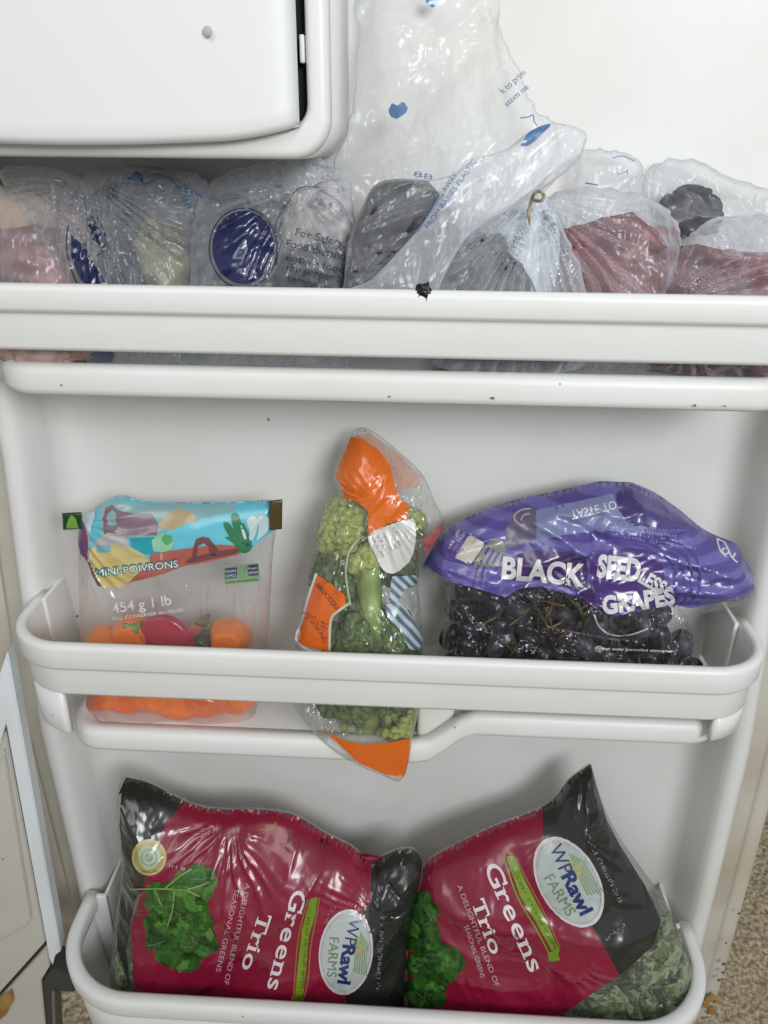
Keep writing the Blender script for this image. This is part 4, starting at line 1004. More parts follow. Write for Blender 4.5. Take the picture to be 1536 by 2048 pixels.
def leaf_blob(bag, name, cx, cy, rx, ry, n, mat, par, lev, seed):
    rr = random.Random(seed); pts = []
    for i in range(n):
        a = 2*math.pi*i/n; k_ = 1+rr.uniform(-.16, .16)
        pts.append((cx+rx*k_*math.cos(a), cy+ry*k_*math.sin(a)))
    return bag.sheet(name, pts, mat, par, lev, sm=3)
def oval(bag, par, cx, cy, a, b, ang, lev):
    ca, sa = math.cos(math.radians(ang)), math.sin(math.radians(ang))
    E_ = lambda k_: [(cx+a*k_*math.cos(t)*ca-b*k_*math.sin(t)*sa, cy+a*k_*math.cos(t)*sa+b*k_*math.sin(t)*ca) for t in np.linspace(0, 2*math.pi, 40)[:-1]]
    bag.sheet('logo_oval', E_(1.0), OVRIM, par, lev); bag.sheet('logo_ground', E_(.94), OVAL, par, lev+1)
    L = lambda u, v: (cx+u*ca-v*sa, cy+u*sa+v*ca)
    bag.line('logo_ring', E_(.90), 1.5, mat_print('ring_green', (.33, .38, .34), .3) if 'ring_green' not in bpy.data.materials else bpy.data.materials['ring_green'], par, lev+2, sm=False, closed=True)
    # v axis: -v is the text's up side
    bag.sheet('logo_sun', [L(-.40*a, -.42*b), L(-.18*a, -.62*b), L(.02*a, -.58*b), L(.02*a, -.30*b), L(-.25*a, -.2*b)], mat_print('logo_sun', (.42, .38, .18), .3) if 'logo_sun' not in bpy.data.materials else bpy.data.materials['logo_sun'], par, lev+2, sm=2)
    for k_ in range(6):
        bag.line('logo_leaf_stripe', [L((-.50+.05*k_)*a, (-.50-.06*k_)*b), L((-.05+.04*k_)*a, (-.40-.075*k_)*b), L((.42+.02*k_)*a, (-.36-.10*k_)*b)], 3.2-.2*k_, LGRN, par, lev+2)
    bag.text('logo_text', 'WP', L(-.82*a, .02*b), L(-.20*a, .10*b), .46*b, BLUED, par, lev+7, bold=-.005)
    bag.text('logo_text', 'Rawl', L(-.19*a, .12*b), L(.72*a, .18*b), .46*b, BLUED, par, lev+4, bold=.035)
    bag.text('logo_text', 'FARMS', L(-.32*a, .66*b), L(.60*a, .60*b), .36*b, FGRN, par, lev+4)
gl = empty('greens_bag', (-.16, -.10, .22), 'crimson and black bag of greens with a gold seal, standing left in the bottom bin', 'bag of greens')
G1 = Bag([(242, 1552), (300, 1566), (380, 1606), (440, 1618), (520, 1618), (590, 1630), (650, 1665), (706, 1694), (744, 1728), (764, 1712), (800, 1698), (830, 1700), (846, 1730), (838, 1770), (820, 1860), (818, 1960), (830, 2060), (810, 2130), (600, 2150), (400, 2140), (260, 2090), (226, 1960), (232, 1850), (246, 1740), (240, 1650), (236, 1590)],
         -.098, .37, .24, .050, .075, Tb=.02, folds=[crump(.075, .0038, 40, 1.8, 41), crump(.028, .0012, 60, 1.6, 44), waves(.09, .006, 12), gather(W(462, 1645, -.08)[[0, 2]], 13, .0026, .02, .05, 7), gather(W(752, 1800, -.10)[[0, 2]], 19, .0050, .012, .022, 9), ridge(W(790, 1790, -.1)[[0, 2]], W(745, 1850, -.1)[[0, 2]], .006, -.008), ridge(W(770, 1730, -.08)[[0, 2]], W(835, 1760, -.08)[[0, 2]], .005, -.007),
         ridge(W(560, 1800, -.1)[[0, 2]], W(680, 1700, -.1)[[0, 2]], .006, .006), ridge(W(455, 1650, -.09)[[0, 2]], W(405, 1800, -.1)[[0, 2]], .003, .005)], corner=(0,), edge=.012)
G1.ymin = -.163; G1.calm = [(*W(696, 1880, -.13)[[0, 2]], .047, .05), (*W(540, 1880, -.13)[[0, 2]], .03, .5)]
G1.film('film', F_LIME, gl)
s_ = G1.sheet
s_('black_panel', [(243, 1553), (300, 1567), (382, 1607), (350, 1640), (330, 1680), (330, 1720), (270, 1800), (252, 1900), (262, 1980), (235, 1900), (234, 1850), (247, 1740), (240, 1650)], BLK, gl, 1)
s_('crimson_panel', [(334, 1640), (382, 1607), (440, 1619), (520, 1619), (590, 1631), (650, 1666), (705, 1701), (742, 1740), (744, 1800), (700, 1850), (650, 1930), (690, 1990), (700, 2150), (400, 2140), (290, 2090), (268, 1980), (262, 1850), (300, 1730)], RED, gl, 2)
s_('black_end_panel', [(742, 1742), (764, 1713), (800, 1699), (830, 1701), (846, 1730), (838, 1770), (820, 1860), (818, 1960), (830, 2060), (810, 2130), (700, 2150), (690, 1985), (730, 1900), (740, 1800)], BLK, gl, 3)
CRTN = mat_print('seal_gold', (.45, .34, .10), .3, bstr=.1)
cc = lambda cx, cy, r, n=26: [(cx+r*math.cos(2*math.pi*i/n), cy+r*1.05*math.sin(2*math.pi*i/n)) for i in range(n)]
s_('gold_seal', cc(299, 1713, 35), CRTN, gl, 4); G1.line('seal_ring', cc(299, 1713, 32), 3, mat_print('seal_cream', (.55, .50, .32), .3), gl, 5, sm=False, closed=True)
s_('seal_centre', cc(299, 1713, 23), mat_print('seal_pale', (.42, .47, .34), .3), gl, 5); s_('seal_dot', cc(299, 1713, 8), mat_print('seal_green', (.16, .26, .14), .3), gl, 7)
G1.line('seal_ring', cc(299, 1713, 15), 2.4, LGRN, gl, 6, sm=False, closed=True)
scribble(G1, 'seal_print', (284, 1744), (316, 1743), 6, mat_print('seal_print', (.2, .16, .06), .4), gl, 6, seed=70)
scribble(G1, 'small_print', (338, 1732), (372, 1740), 8, INKPS, gl, 5, seed=71)
def kale(bag, par, parts, lev, veins):
    for k_, (cx, cy, rx, ry, m_) in enumerate(parts): leaf_blob(bag, 'printed_leaf', cx, cy, rx, ry, 15, m_, par, lev+k_ % 3, k_+int(cx))
    rr = random.Random(int(parts[0][0]))
    for k_ in range(34):
        cx, cy, rx, ry, _m = parts[rr.randrange(len(parts))]; a = rr.random()*6.28; q = rr.random()**.5*.8; r_ = rr.uniform(10, 24)
        x_, y_ = cx+rx*q*math.cos(a), cy+ry*q*math.sin(a); b_ = rr.random()*3.14; n_ = 18; f_ = rr.random()*6; cb, sb = math.cos(b_), math.sin(b_); pts = []
        for i in range(n_):
            t_ = 2*math.pi*i/n_; k2 = 1+.16*math.sin(5*t_+f_)+.10*math.sin(8*t_+f_*2); u_, w_ = r_*k2*math.cos(t_), .58*r_*k2*math.sin(t_)
            pts.append((x_+u_*cb-w_*sb, y_+u_*sb+w_*cb))
        bag.sheet('printed_leaflet', pts, KG[rr.randrange(4)], par, lev+3+k_*.03, sm=2)
        if r_ > 14:
            VN = KV[rr.randrange(2)]; bag.line('leaflet_vein', [(x_-.8*r_*cb, y_-.8*r_*sb), (x_+2*sb, y_-2*cb), (x_+.85*r_*cb, y_+.85*r_*sb)], 1.6, VN, par, lev+4.1+k_*.03)
            for e_ in (-.35, .1, .5):
                for sg in (-1, 1): bag.line('leaflet_vein', [(x_+e_*r_*cb, y_+e_*r_*sb), (x_+(e_+.28)*r_*cb-sg*.38*r_*sb, y_+(e_+.28)*r_*sb+sg*.38*r_*cb)], 1.1, VN, par, lev+4.1+k_*.03, sm=False)
    for v_ in veins: bag.line('printed_leaf_vein', v_, 3, mat_print('vein_print', (.26, .34, .12), .3) if 'vein_print' not in bpy.data.materials else bpy.data.materials['vein_print'], par, lev+4)
kale(G1, gl, [(395, 1765, 44, 36, LEAFP2), (340, 1800, 50, 45, LEAFP2), (330, 1850, 42, 50, LEAFP), (380, 1840, 48, 50, LEAFP), (360, 1900, 50, 40, LEAFP), (405, 1880, 34, 34, LEAFP)], 4,
     [[(262, 1776), (320, 1775), (370, 1778), (400, 1790)], [(330, 1775), (360, 1750), (385, 1735)], [(370, 1778), (410, 1765), (430, 1750)], [(310, 1778), (325, 1810)], [(350, 1780), (345, 1820), (335, 1850)]])
G1.text('printed_title', 'Greens', (586, 1776), (534, 1974), 30, INKP, gl, 5, bold=.012, serif=True)
G1.text('printed_title', 'Trio', (519, 1822), (482, 1934), 27, INKP, gl, 5, bold=.012, serif=True)
G1.text('printed_line', 'A DELIGHTFUL BLEND OF', (492, 1764), (448, 1966), 10, INKPS, gl, 5)
G1.text('printed_line', 'SEASONAL GREENS', (470, 1776), (432, 1940), 10, INKPS, gl, 5)
s_('lime_ribbon', [(620, 1796), (636, 1792), (630, 1830), (618, 1870), (612, 1940), (606, 1996), (590, 1996), (596, 1930), (604, 1860)], LIMERB, gl, 4)
G1.line('ribbon_edge', [(640, 1792), (632, 1835), (622, 1890), (616, 1960), (606, 2000)], 3, BRN, gl, 5); G1.line('ribbon_edge', [(616, 1796), (602, 1850), (594, 1900), (588, 1990)], 3, BRN, gl, 5)
scribble(G1, 'ribbon_print', (616, 1812), (600, 1985), 7, mat_print('ribbon_ink', (.06, .12, .01), .4), gl, 6, seed=72)
s_('lime_ribbon_end', [(584, 1990), (610, 1992), (604, 1999), (610, 2006), (580, 2004)], LIMERB, gl, 5)
oval(G1, gl, 692, 1902, 86, 54, 96, 6)
scribble(G1, 'small_print', (654, 1846), (672, 1812), 8, mat_print('pale_red_ink', (.40, .12, .10), .4), gl, 5, seed=73)
for k_ in range(9):
    scribble(G1, 'nutrition_print', (580+k_*10, 1654+k_*7), (575+k_*10, 1680+k_*7), 5, mat_print('dim_ink', (.12, .02, .04), .4) if k_ == 0 else bpy.data.materials['dim_ink'], gl, 4, seed=80+k_, word=(30, 40))
G1.text('price_print', '72% OFF', (520, 1668), (556, 1652), 9, mat_print('gold_ink', (.42, .20, .03), .4), gl, 4)
G1.text('website_print', 'QUALITYGREENS.COM', (778, 1828), (752, 1975), 8, mat_print('dim_white_ink', (.22, .22, .21), .4), gl, 5) if False else scribble(G1, 'website_print', (762, 1828), (752, 1975), 8, mat_print('dim_white_ink', (.22, .22, .21), .4), gl, 5, seed=90, word=(40, 60))
scribble(G1, 'website_print', (786, 1756), (810, 1742), 8, bpy.data.materials['dim_white_ink'], gl, 5, seed=91)

gr = empty('greens_bag', (.12, -.10, .22), 'crimson and black bag of greens tilted on its corner, right in the bottom bin', 'bag of greens')
G2 = Bag([(1182, 1526), (1200, 1590), (1220, 1640), (1250, 1690), (1300, 1760), (1330, 1800), (1352, 1850), (1385, 1930), (1392, 2000), (1370, 2080), (1300, 2140), (1000, 2150), (850, 2120), (812, 2020), (810, 1920), (820, 1820), (850, 1730), (900, 1694), (980, 1655), (1060, 1624), (1100, 1604), (1140, 1556)],
         -.098, .37, .24, .052, .075, Tb=.02, folds=[crump(.075, .0038, -30, 1.8, 51), crump(.028, .0012, -50, 1.6, 54), waves(.09, .006, 22), gather(W(1150, 1640, -.08)[[0, 2]], 15, .0024, .02, .06, 17), gather(W(1180, 1540, -.07)[[0, 2]], 9, .003, .02, .05, 19),
         ridge(W(1190, 1560, -.08)[[0, 2]], W(1340, 1830, -.09)[[0, 2]], .005, .006)], corner=(0,), edge=.012)
G2.ymin = -.163; G2.calm = [(*W(1137, 1762, -.13)[[0, 2]], .036, .12)]
G2.film('film', F_LIME, gr)
s_ = G2.sheet
s_('black_panel', [(1181, 1528), (1198, 1590), (1214, 1640), (1240, 1690), (1290, 1770), (1322, 1840), (1306, 1890), (1262, 1930), (1240, 1950), (1190, 1860), (1110, 1740), (1084, 1680), (1090, 1612), (1140, 1558)], BLK, gr, 2)
s_('crimson_panel', [(1088, 1614), (1060, 1625), (980, 1656), (900, 1695), (852, 1731), (826, 1820), (814, 1920), (815, 2020), (850, 2110), (1000, 2140), (1080, 2060), (1150, 2010), (1245, 1944), (1220, 1880), (1150, 1800), (1090, 1720)], RED, gr, 1)
kale(G2, gr, [(842, 1820, 34, 30, LEAFP), (846, 1868, 36, 42, LEAFP), (870, 1930, 52, 44, LEAFP), (850, 1985, 42, 34, LEAFP), (900, 1920, 28, 30, LEAFP)], 3, [])
G2.text('printed_title', 'Greens', (967, 1732), (1060, 1944), 32, INKP, gr, 5, bold=.012, serif=True)
G2.text('printed_title', 'Trio', (942, 1802), (982, 1908), 27, INKP, gr, 5, bold=.012, serif=True)
G2.text('printed_line', 'A DELIGHTFUL BLEND OF', (914, 1770), (990, 1972), 10, INKPS, gr, 5)
G2.text('printed_line', 'SEASONAL GREENS', (928, 1850), (962, 1954), 9, INKPS, gr, 5)
s_('lime_ribbon', [(1012, 1712), (1028, 1710), (1050, 1760), (1086, 1830), (1118, 1896), (1106, 1904), (1076, 1850), (1040, 1790)], LIMERB, gr, 4)
G2.line('ribbon_edge', [(1030, 1712), (1056, 1762), (1092, 1832), (1120, 1892)], 3, BRN, gr, 5); G2.line('ribbon_edge', [(1008, 1716), (1034, 1790), (1072, 1856), (1100, 1908)], 3, LIMERB, gr, 5)
scribble(G2, 'ribbon_print', (1018, 1730), (1108, 1896), 7, bpy.data.materials['ribbon_ink'], gr, 6, seed=74)
s_('lime_ribbon_end', [(1094, 1904), (1120, 1894), (1116, 1906), (1120, 1918), (1098, 1920)], LIMERB, gr, 5)
oval(G2, gr, 1137, 1762, 98, 60, 61, 6)
scribble(G2, 'website_print', (1164, 1660), (1236, 1800), 9, bpy.data.materials['dim_white_ink'], gr, 5, seed=92, word=(40, 60))
scribble(G2, 'small_print', (1214, 1880), (1250, 1850), 8, bpy.data.materials['dim_white_ink'], gr, 5, seed=93)

# chopped greens seen through the clear ends of both bags
CH = [mat_noise('chopped_kale', (.025, .05, .012), (.09, .14, .035), 60, .55, .6, .002, c3=(.20, .26, .10)), mat_noise('pale_chopped_greens', (.18, .24, .10), (.36, .42, .22), 50, .55, .5, .002, c3=(.48, .52, .34))]
def chopped(bag, polypx, n, label, seed, depth=.018):
    rr = random.Random(seed); q = bag.on(np.array(polypx, float)); lo, hi = q.min(0), q.max(0)
    P_ = []
    while len(P_) < n:
        p = (rr.uniform(lo[0], hi[0]), rr.uniform(lo[1], hi[1]))
        if inside(np.array([p]), q)[0] and inside(np.array([p]), bag.poly)[0]: P_.append(p)
    P_ = np.array(P_); P_ = P_[(P_[:, 0] < .300) & (P_[:, 0] > -.338) & (P_[:, 1] > .30)]; y = bag.front(P_); d, _ = bag.infl(P_)
    VV = [[], []]; FF = [[], []]
    for (x, z), yy, dd in zip(P_, y, d):
        k_ = 1 if rr.random() < .62 else 0; V, Fc = VV[k_], FF[k_]
        s = rr.uniform(.005, .015); c = np.array([x, yy+.004+rr.random()*min(depth, .3*dd+.003), z])
        n1 = np.array([rr.gauss(0, 1), -abs(rr.gauss(.8, .6)), rr.gauss(0, 1)]); n1 /= np.linalg.norm(n1)
        a = np.cross(n1, [rr.random(), rr.random(), 1]); a /= np.linalg.norm(a); b = np.cross(n1, a); L = rr.uniform(1, 2)
        o = len(V); cu = rr.uniform(-.5, .5)
        m_ = 6
        for i in range(m_):
            u = (i/(m_-1)-.5)*2; wv = math.sqrt(max(.02, 1-u*u))*(.45+.25*rr.random())
            V.append(c+a*s*u*L+b*s*wv+n1*s*(cu*u*u+.25*rr.uniform(-1, 1))); V.append(c+a*s*u*L+n1*s*(cu*u*u-.15)); V.append(c+a*s*u*L-b*s*wv+n1*s*(cu*u*u+.25*rr.uniform(-1, 1)))
        for i in range(m_-1):
            for j in (0, 1): Fc.append((o+3*i+j, o+3*i+3+j, o+3*i+4+j, o+3*i+1+j))
    for k_ in (0, 1):
        o = mobj('chopped_greens', VV[k_], FF[k_], CH[k_], None); tuck([o], bag, .0015); o['kind'] = 'stuff'; o['label'] = label[k_]
chopped(G2, [(1070, 2060), (1150, 2006), (1245, 1944), (1300, 1900), (1325, 1850), (1352, 1860), (1388, 1940), (1396, 2000), (1370, 2090), (1080, 2130)], 800, ('dark chopped greens showing at the clear corner of the right bag', 'pale chopped greens showing at the clear corner of the right bag'), 5)
chopped(G1, [(228, 1860), (250, 1880), (262, 1960), (300, 2060), (400, 2120), (260, 2100), (222, 1980)], 350, ('dark chopped greens at the clear edge of the left bag', 'pale chopped greens at the clear edge of the left bag'), 6)
#@@TOP

# ================================================================== TOP SHELF: GROCERY BAGS
ZT = 1.0025
MEATR = mat_noise('raw_red_meat', (.09, .006, .010), (.22, .018, .022), 45, .40, .6, .003, c3=(.36, .10, .10))
MEATD = mat_noise('dark_frozen_meat', (.004, .004, .005), (.022, .018, .022), 40, .45, .7, .003, c3=(.06, .045, .05))
MEATG = mat_noise('grey_wrapped_parcel', (.05, .05, .055), (.16, .155, .155), 30, .4, .6, .003)
PEACH = mat_noise('peach_poultry', (.52, .33, .20), (.70, .52, .36), 25, .45, .4, .003)
OLIVE = mat_noise('olive_packet', (.09, .085, .04), (.22, .19, .09), 50, .35, .5, .003)
WHP = mat_noise('white_freezer_paper', (.52, .56, .60), (.70, .75, .80), 22, .4, .6, .003)
LUMPS = []; DONE = set()
def lump(name, px, py, y, r, mat, label, cat, seed=0, rot=0, group=None):
    c = W(px, py, y); c[2] = max(c[2], ZT+r[2]*.9); iv, if_ = ico(4)
    d = 1+.34*perlin(iv[:, 0]*1.7+seed, iv[:, 1]*1.7+iv[:, 2], seed)+.12*(1-2*np.abs(perlin(iv[:, 0]*4+seed, iv[:, 2]*4+iv[:, 1], seed+2)))
    q = np.sign(iv)*np.abs(iv)**.8
    p = q*d[:, None]*np.array(r); a = math.radians(rot); x = p[:, 0]*math.cos(a)-p[:, 2]*math.sin(a); z = p[:, 0]*math.sin(a)+p[:, 2]*math.cos(a)
    p = np.stack([x+c[0], np.clip(p[:, 1]+c[1], -.1190 if y > -.12 else -9, -.004), np.maximum(z+c[2], ZT)], 1)
    o = mobj(name, p, if_, mat)
    if y > -.12: LUMPS.append(o)
    return tag(o, label, cat, group)
lump('poultry_piece', 30, 440, -.045, (.050, .022, .032), PEACH, 'pale peach coloured poultry in the bag at the far left', 'meat', 1)
lump('meat_cut', 75, 530, -.062, (.055, .024, .024), MEATR, 'blurred red meat in the bag at the far left, under the pale poultry', 'meat', 2)
lump('frozen_parcel', 300, 440, -.050, (.040, .020, .026), MEATG, 'grey wrapped parcel in the bag below the dairy compartment', 'food parcel', 3)
lump('dark_parcel', 268, 560, -.065, (.016, .018, .030), MEATD, 'thin dark parcel standing in the bag with the torn blue logo', 'food parcel', 4, 20)
lump('olive_packet', 335, 535, -.076, (.016, .014, .030), OLIVE, 'crinkled olive green packet beside the round navy logo', 'food packet', 5, 8)
lump('frozen_parcel', 480, 500, -.052, (.042, .026, .036), MEATG, 'grey parcel behind the round navy logo', 'food parcel', 6)
lump('dark_parcel', 635, 560, -.066, (.028, .026, .024), MEATD, 'dark parcel behind the safety text', 'food parcel', 7)
lump('pale_parcel', 635, 440, -.060, (.028, .018, .022), mat_noise('pale_wrapped_parcel', (.38, .34, .33), (.60, .55, .52), 25, .4, .4, .003), 'pale rounded parcel above the safety text', 'food parcel', 8)
lump('dark_parcel', 780, 470, -.088, (.040, .014, .046), MEATD, 'large dark parcel slanting in the tall see-through bag', 'food parcel', 9, 40)
lump('dark_parcel', 745, 590, -.094, (.050, .014, .030), MEATD, 'dark crumpled parcel low behind the rail in the tall bag', 'food parcel', 10)
lump('black_tip', 848, 588, -.1300, (.0050, .0045, .0065), mat_simple('black_plastic', (.006, .006, .006), .35, .5, (60, .4, .002)), 'small black tip poking over the edge of the rail', 'bag tip', 11)
lump('white_paper_parcel', 930, 545, -.088, (.022, .014, .040), WHP, 'bright white paper parcel left of the gathered bag neck', 'food parcel', 12, 28)
lump('dark_parcel', 985, 565, -.088, (.022, .014, .030), MEATD, 'dark streaky parcel under the gathered bag neck', 'food parcel', 13, 35)
lump('olive_packet', 1045, 520, -.078, (.020, .014, .040), WHP, 'pale wrapped packet directly below the tan twist', 'food packet', 14, -6)
lump('meat_cut', 1225, 550, -.072, (.044, .026, .034), MEATR, 'red meat seen through the rounded milky bag', 'meat', 15)
lump('meat_cut', 1440, 590, -.080, (.060, .024, .028), MEATR, 'dark red meat in the bag at the right end of the top rail', 'meat', 16)
lump('dark_parcel', 1385, 425, -.030, (.020, .014, .016), MEATD, 'dark parcel in the clear bag at the back right', 'food parcel', 17)

def gbag(name, outline, label, y0, ky, T, wd, film, folds, corner=(), sp=.0013, edge=.005, cat='plastic bag', lim=-.1215, Tb=.015):
    root = empty(name, (0, y0, ZT), label, cat, 'plastic bags on the top shelf')
    q = smooth_poly([np.array(p_, float) for p_ in outline], 5); c_ = q.mean(0); d_ = (q-c_)/np.linalg.norm(q-c_, axis=1)[:, None]
    q = q + d_*(7*(.5-2*np.abs(perlin(q[:, 0]/26, q[:, 1]/26, int(abs(outline[0][0]))+3)))+3*perlin(q[:, 0]/9, q[:, 1]/9, 5))[:, None]
    B = Bag([tuple(p_) for p_ in q], y0, ZT, ky, T*.8, wd, Tb=Tb, folds=[(lambda f_: (lambda x, z: 1.45*f_(x, z)))(f_) for f_ in folds], sm=1, edge=edge); B.ymin = lim
    me_ = B.poly.mean(0); root.location = (me_[0], y0, ZT); bpy.context.view_layer.update()
    B.film('film', film, root, sp)
    for o in LUMPS:
        c_ = np.mean([v.co[:] for v in o.data.vertices], axis=0)
        if 'tall' in o['label']: continue
        if o.name not in DONE and inside(np.array([[c_[0], c_[2]]]), B.poly)[0] and (lim < -.1) and abs(c_[1]-y0) < .045 and (y0 < -.05 or c_[1] > -.045):
            tuck([o], B, .0015 if 'paper' in o.name else .0038); DONE.add(o.name)
    return B, root
g2 = lambda px, py, y=-.08: W(px, py, y)[[0, 2]]
# far left bag
gbag('grocery_bag', [(-60, 400), (20, 375), (90, 400), (150, 450), (170, 540), (170, 700), (150, 735), (-80, 730)], 'hazy bag of meat at the far left of the top shelf', -.078, .2, .030, .04, F_MILKD,
     [crump(.03, .0015, 20, 1.5, 60), waves(.05, .003, 61)])
_o = len(LUMPS)
lump('meat_cut', 90, 716, -.100, (.030, .012, .010), mat_noise('pale_pink_meat', (.30, .16, .14), (.55, .40, .36), 60, .4, .4, .002), 'pale pink meat showing in the gap under the top rail at the far left', 'meat', 30)
lump('dark_parcel', 185, 716, -.100, (.016, .012, .010), mat_simple('navy_wrap', (.02, .03, .12), .4), 'navy wrapped parcel showing in the gap under the top rail at the left', 'food parcel', 31)
lump('dark_parcel', 960, 738, -.098, (.050, .012, .009), MEATD, 'dark parcel showing in the gap under the middle of the top rail', 'food parcel', 32)
lump('meat_cut', 1390, 748, -.098, (.045, .012, .010), MEATR, 'red meat showing in the gap under the top rail at the right', 'meat', 33)
# bag with torn blue logo
BA, ra = gbag('grocery_bag', [(2, 345), (50, 330), (110, 338), (160, 350), (190, 338), (240, 330), (330, 338), (405, 352), (420, 400), (400, 480), (385, 560), (380, 660), (380, 735), (190, 735), (150, 640), (135, 560), (90, 480), (40, 420)],
     'crumpled milky bag with a torn navy logo below the dairy compartment', -.086, .25, .026, .040, F_MILK,
     [gather(g2(165, 352), 26, .0030, .02, .07, 62), crump(.026, .0022, 62, 2.5, 63), crump(.010, .0008, 50, 2, 64), waves(.05, .004, 65), ridge(g2(225, 395), g2(262, 560), .003, .006), ridge(g2(120, 380), g2(150, 560), .0025, .004)])
s_ = BA.sheet
s_('navy_logo', [(142, 468), (158, 482), (178, 510), (200, 545), (222, 580), (180, 580), (158, 552), (144, 515)], INKN, ra, 2)
s_('navy_logo', [(178, 440), (190, 436), (200, 455), (206, 480), (200, 496), (190, 480)], INKN, ra, 2)
BA.line('logo_outline', [(138, 450), (134, 480), (138, 520), (152, 560), (170, 590)], 2.5, INKN, ra, 3)
BA.line('logo_outline', [(188, 432), (204, 450), (212, 476), (206, 500), (194, 512)], 2, INKN, ra, 3)
BA.line('logo_outline', [(250, 352), (262, 356), (275, 345), (285, 362), (296, 368)], 6, INKB, ra, 3); BA.line('logo_outline', [(296, 366), (330, 352), (345, 360), (362, 380), (385, 385), (405, 393)], 3, INKB, ra, 3)
scribble(BA, 'blue_print', (350, 368), (392, 392), 12, INKB, ra, 3, seed=5); scribble(BA, 'blue_print', (362, 392), (380, 430), 12, INKB, ra, 3, seed=6); scribble(BA, 'blue_print', (256, 366), (296, 372), 9, INKB, ra, 3, seed=7); scribble(BA, 'blue_print', (160, 428), (176, 398), 6, INKB, ra, 3, seed=8)
# bag with navy roundel and safety text
BBg, rb = gbag('grocery_bag', [(388, 735), (384, 560), (383, 480), (398, 405), (436, 352), (500, 330), (560, 318), (610, 308), (650, 322), (690, 350), (704, 400), (706, 480), (696, 560), (694, 735)],
     'milky bag with a round navy logo and printed safety advice', -.086, .22, .028, .045, F_MILK,
     [gather(g2(590, 372), 20, .0026, .02, .045, 66), crump(.030, .0020, 30, 2.0, 67), crump(.011, .0008, 20, 1.5, 68), waves(.05, .003, 69), ridge(g2(505, 420), g2(560, 380), .003, .005), ridge(g2(590, 430), g2(586, 520), .0025, .004), ridge(g2(420, 395), g2(540, 362), .0025, .005)])
s_ = BBg.sheet
cp = [(487+62*math.cos(t), 494+73*math.sin(t)) for t in np.linspace(0, 2*math.pi, 37)[:-1]]
s_('navy_roundel', [(max(425, min(548, a)), b) for a, b in cp], INKN, rb, 2)
BBg.line('roundel_ring', [(487+68*math.cos(t), 496+80*math.sin(t)) for t in np.linspace(0, 2*math.pi, 37)[:-1]], 2.2, INKN, rb, 3, sm=False, closed=True)
BBg.line('panel_outline', [(640, 375), (600, 375), (580, 400), (553, 445), (556, 500), (552, 530)], 2.4, INKD, rb, 3)
BBg.line('panel_outline', [(640, 380), (680, 405), (704, 450)], 1.6, INKB, rb, 3)
for k, (t_, a, b, c_, d_) in enumerate([('For Safety,', 590, 470, 690, 494), ('Food thermo', 572, 492, 690, 520), ('ensure food', 572, 520, 688, 546), ('the proper in', 572, 540, 688, 566), ('temperature', 574, 562, 690, 590)]):
    BBg.text('safety_text', t_, (a, b), (c_, d_), 15, INKD, rb, 4, bold=.006)
scribble(BBg, 'blue_print', (628, 400), (662, 412), 8, INKB, rb, 3, seed=9); scribble(BBg, 'blue_print', (625, 330), (655, 336), 6, INKB, rb, 3, seed=10)
# tall see-through bag
F_THIN = mat_film('very_thin_film', haze=.045, hcol=(.90, .94, .98), rough=.24, gloss=.75, edge=.36, bstr=.6, bscale=36)
BC, rc = gbag('tall_grocery_bag', [(700, 735), (692, 600), (672, 500), (655, 400), (672, 320), (700, 220), (716, 80), (724, -70), (985, -70), (1000, 60), (1040, 140), (1072, 220), (1110, 245), (1120, 330), (1060, 420), (960, 520), (900, 620), (890, 735)],
     'tall thin see-through bag with blue print reaching to the top of the frame', -.088, .37, .020, .05, F_THIN,
     [crump(.05, .0035, 60, 2.5, 70), crump(.018, .0012, 30, 1.5, 71), waves(.07, .007, 72), gather(g2(850, 560), 16, .003, .03, .08, 73), ridge(g2(980, -20, -.03), g2(1040, 190, -.03), .003, .005), ridge(g2(745, 330, -.05), g2(1000, 250, -.05), .004, .006), ridge(g2(900, 330, -.05), g2(820, 180, -.05), .003, .005)], Tb=.008)
FD = Bag([(684, 700), (688, 560), (698, 480), (722, 420), (748, 372), (790, 358), (860, 360), (960, 352), (965, 480), (880, 640), (860, 700)], -.100, ZT, .16, .004, .012, Tb=.001,
         folds=[crump(.024, .0034, 35, 3.2, 170), crump(.009, .0010, 35, 2.2, 171), gather(g2(700, 585), 14, .004, .02, .06, 172)], edge=.004); FD.ymin = -.1215
FD.film('film_fold', F_MILK2, rc, .0013)
tuck([o for o in LUMPS if 'tall' in o['label']], FD, .0022)
s_ = BC.sheet
s_('blue_patch', [(850, -10), (880, -8), (878, 8), (864, 16), (852, 6)], INKL, rc, 2); s_('blue_patch', [(776, 222), (784, 206), (796, 212), (806, 202), (816, 214), (812, 226), (794, 238), (782, 234)], INKL, rc, 2)
BC.line('blue_line', [(1040, 236), (1056, 234), (1066, 230), (1068, 242), (1074, 252)], 2.5, INKB, rc, 2)
BC.text('blue_text', 'k to prim', (1006, 188), (1052, 148), 13, INKB, rc, 3, bold=.01); BC.text('blue_text', 'stom ne', (1014, 214), (1058, 176), 12, INKB, rc, 3, bold=.01)
BC.text('blue_text', '88', (826, 352), (864, 360), 11, INKB, rc, 3)
for t_, a, b, c_, d_ in [('KEEP THIS BAG AWAY', 826, 470, 916, 352), ('FROM BABIES', 862, 455, 952, 326)]: pass
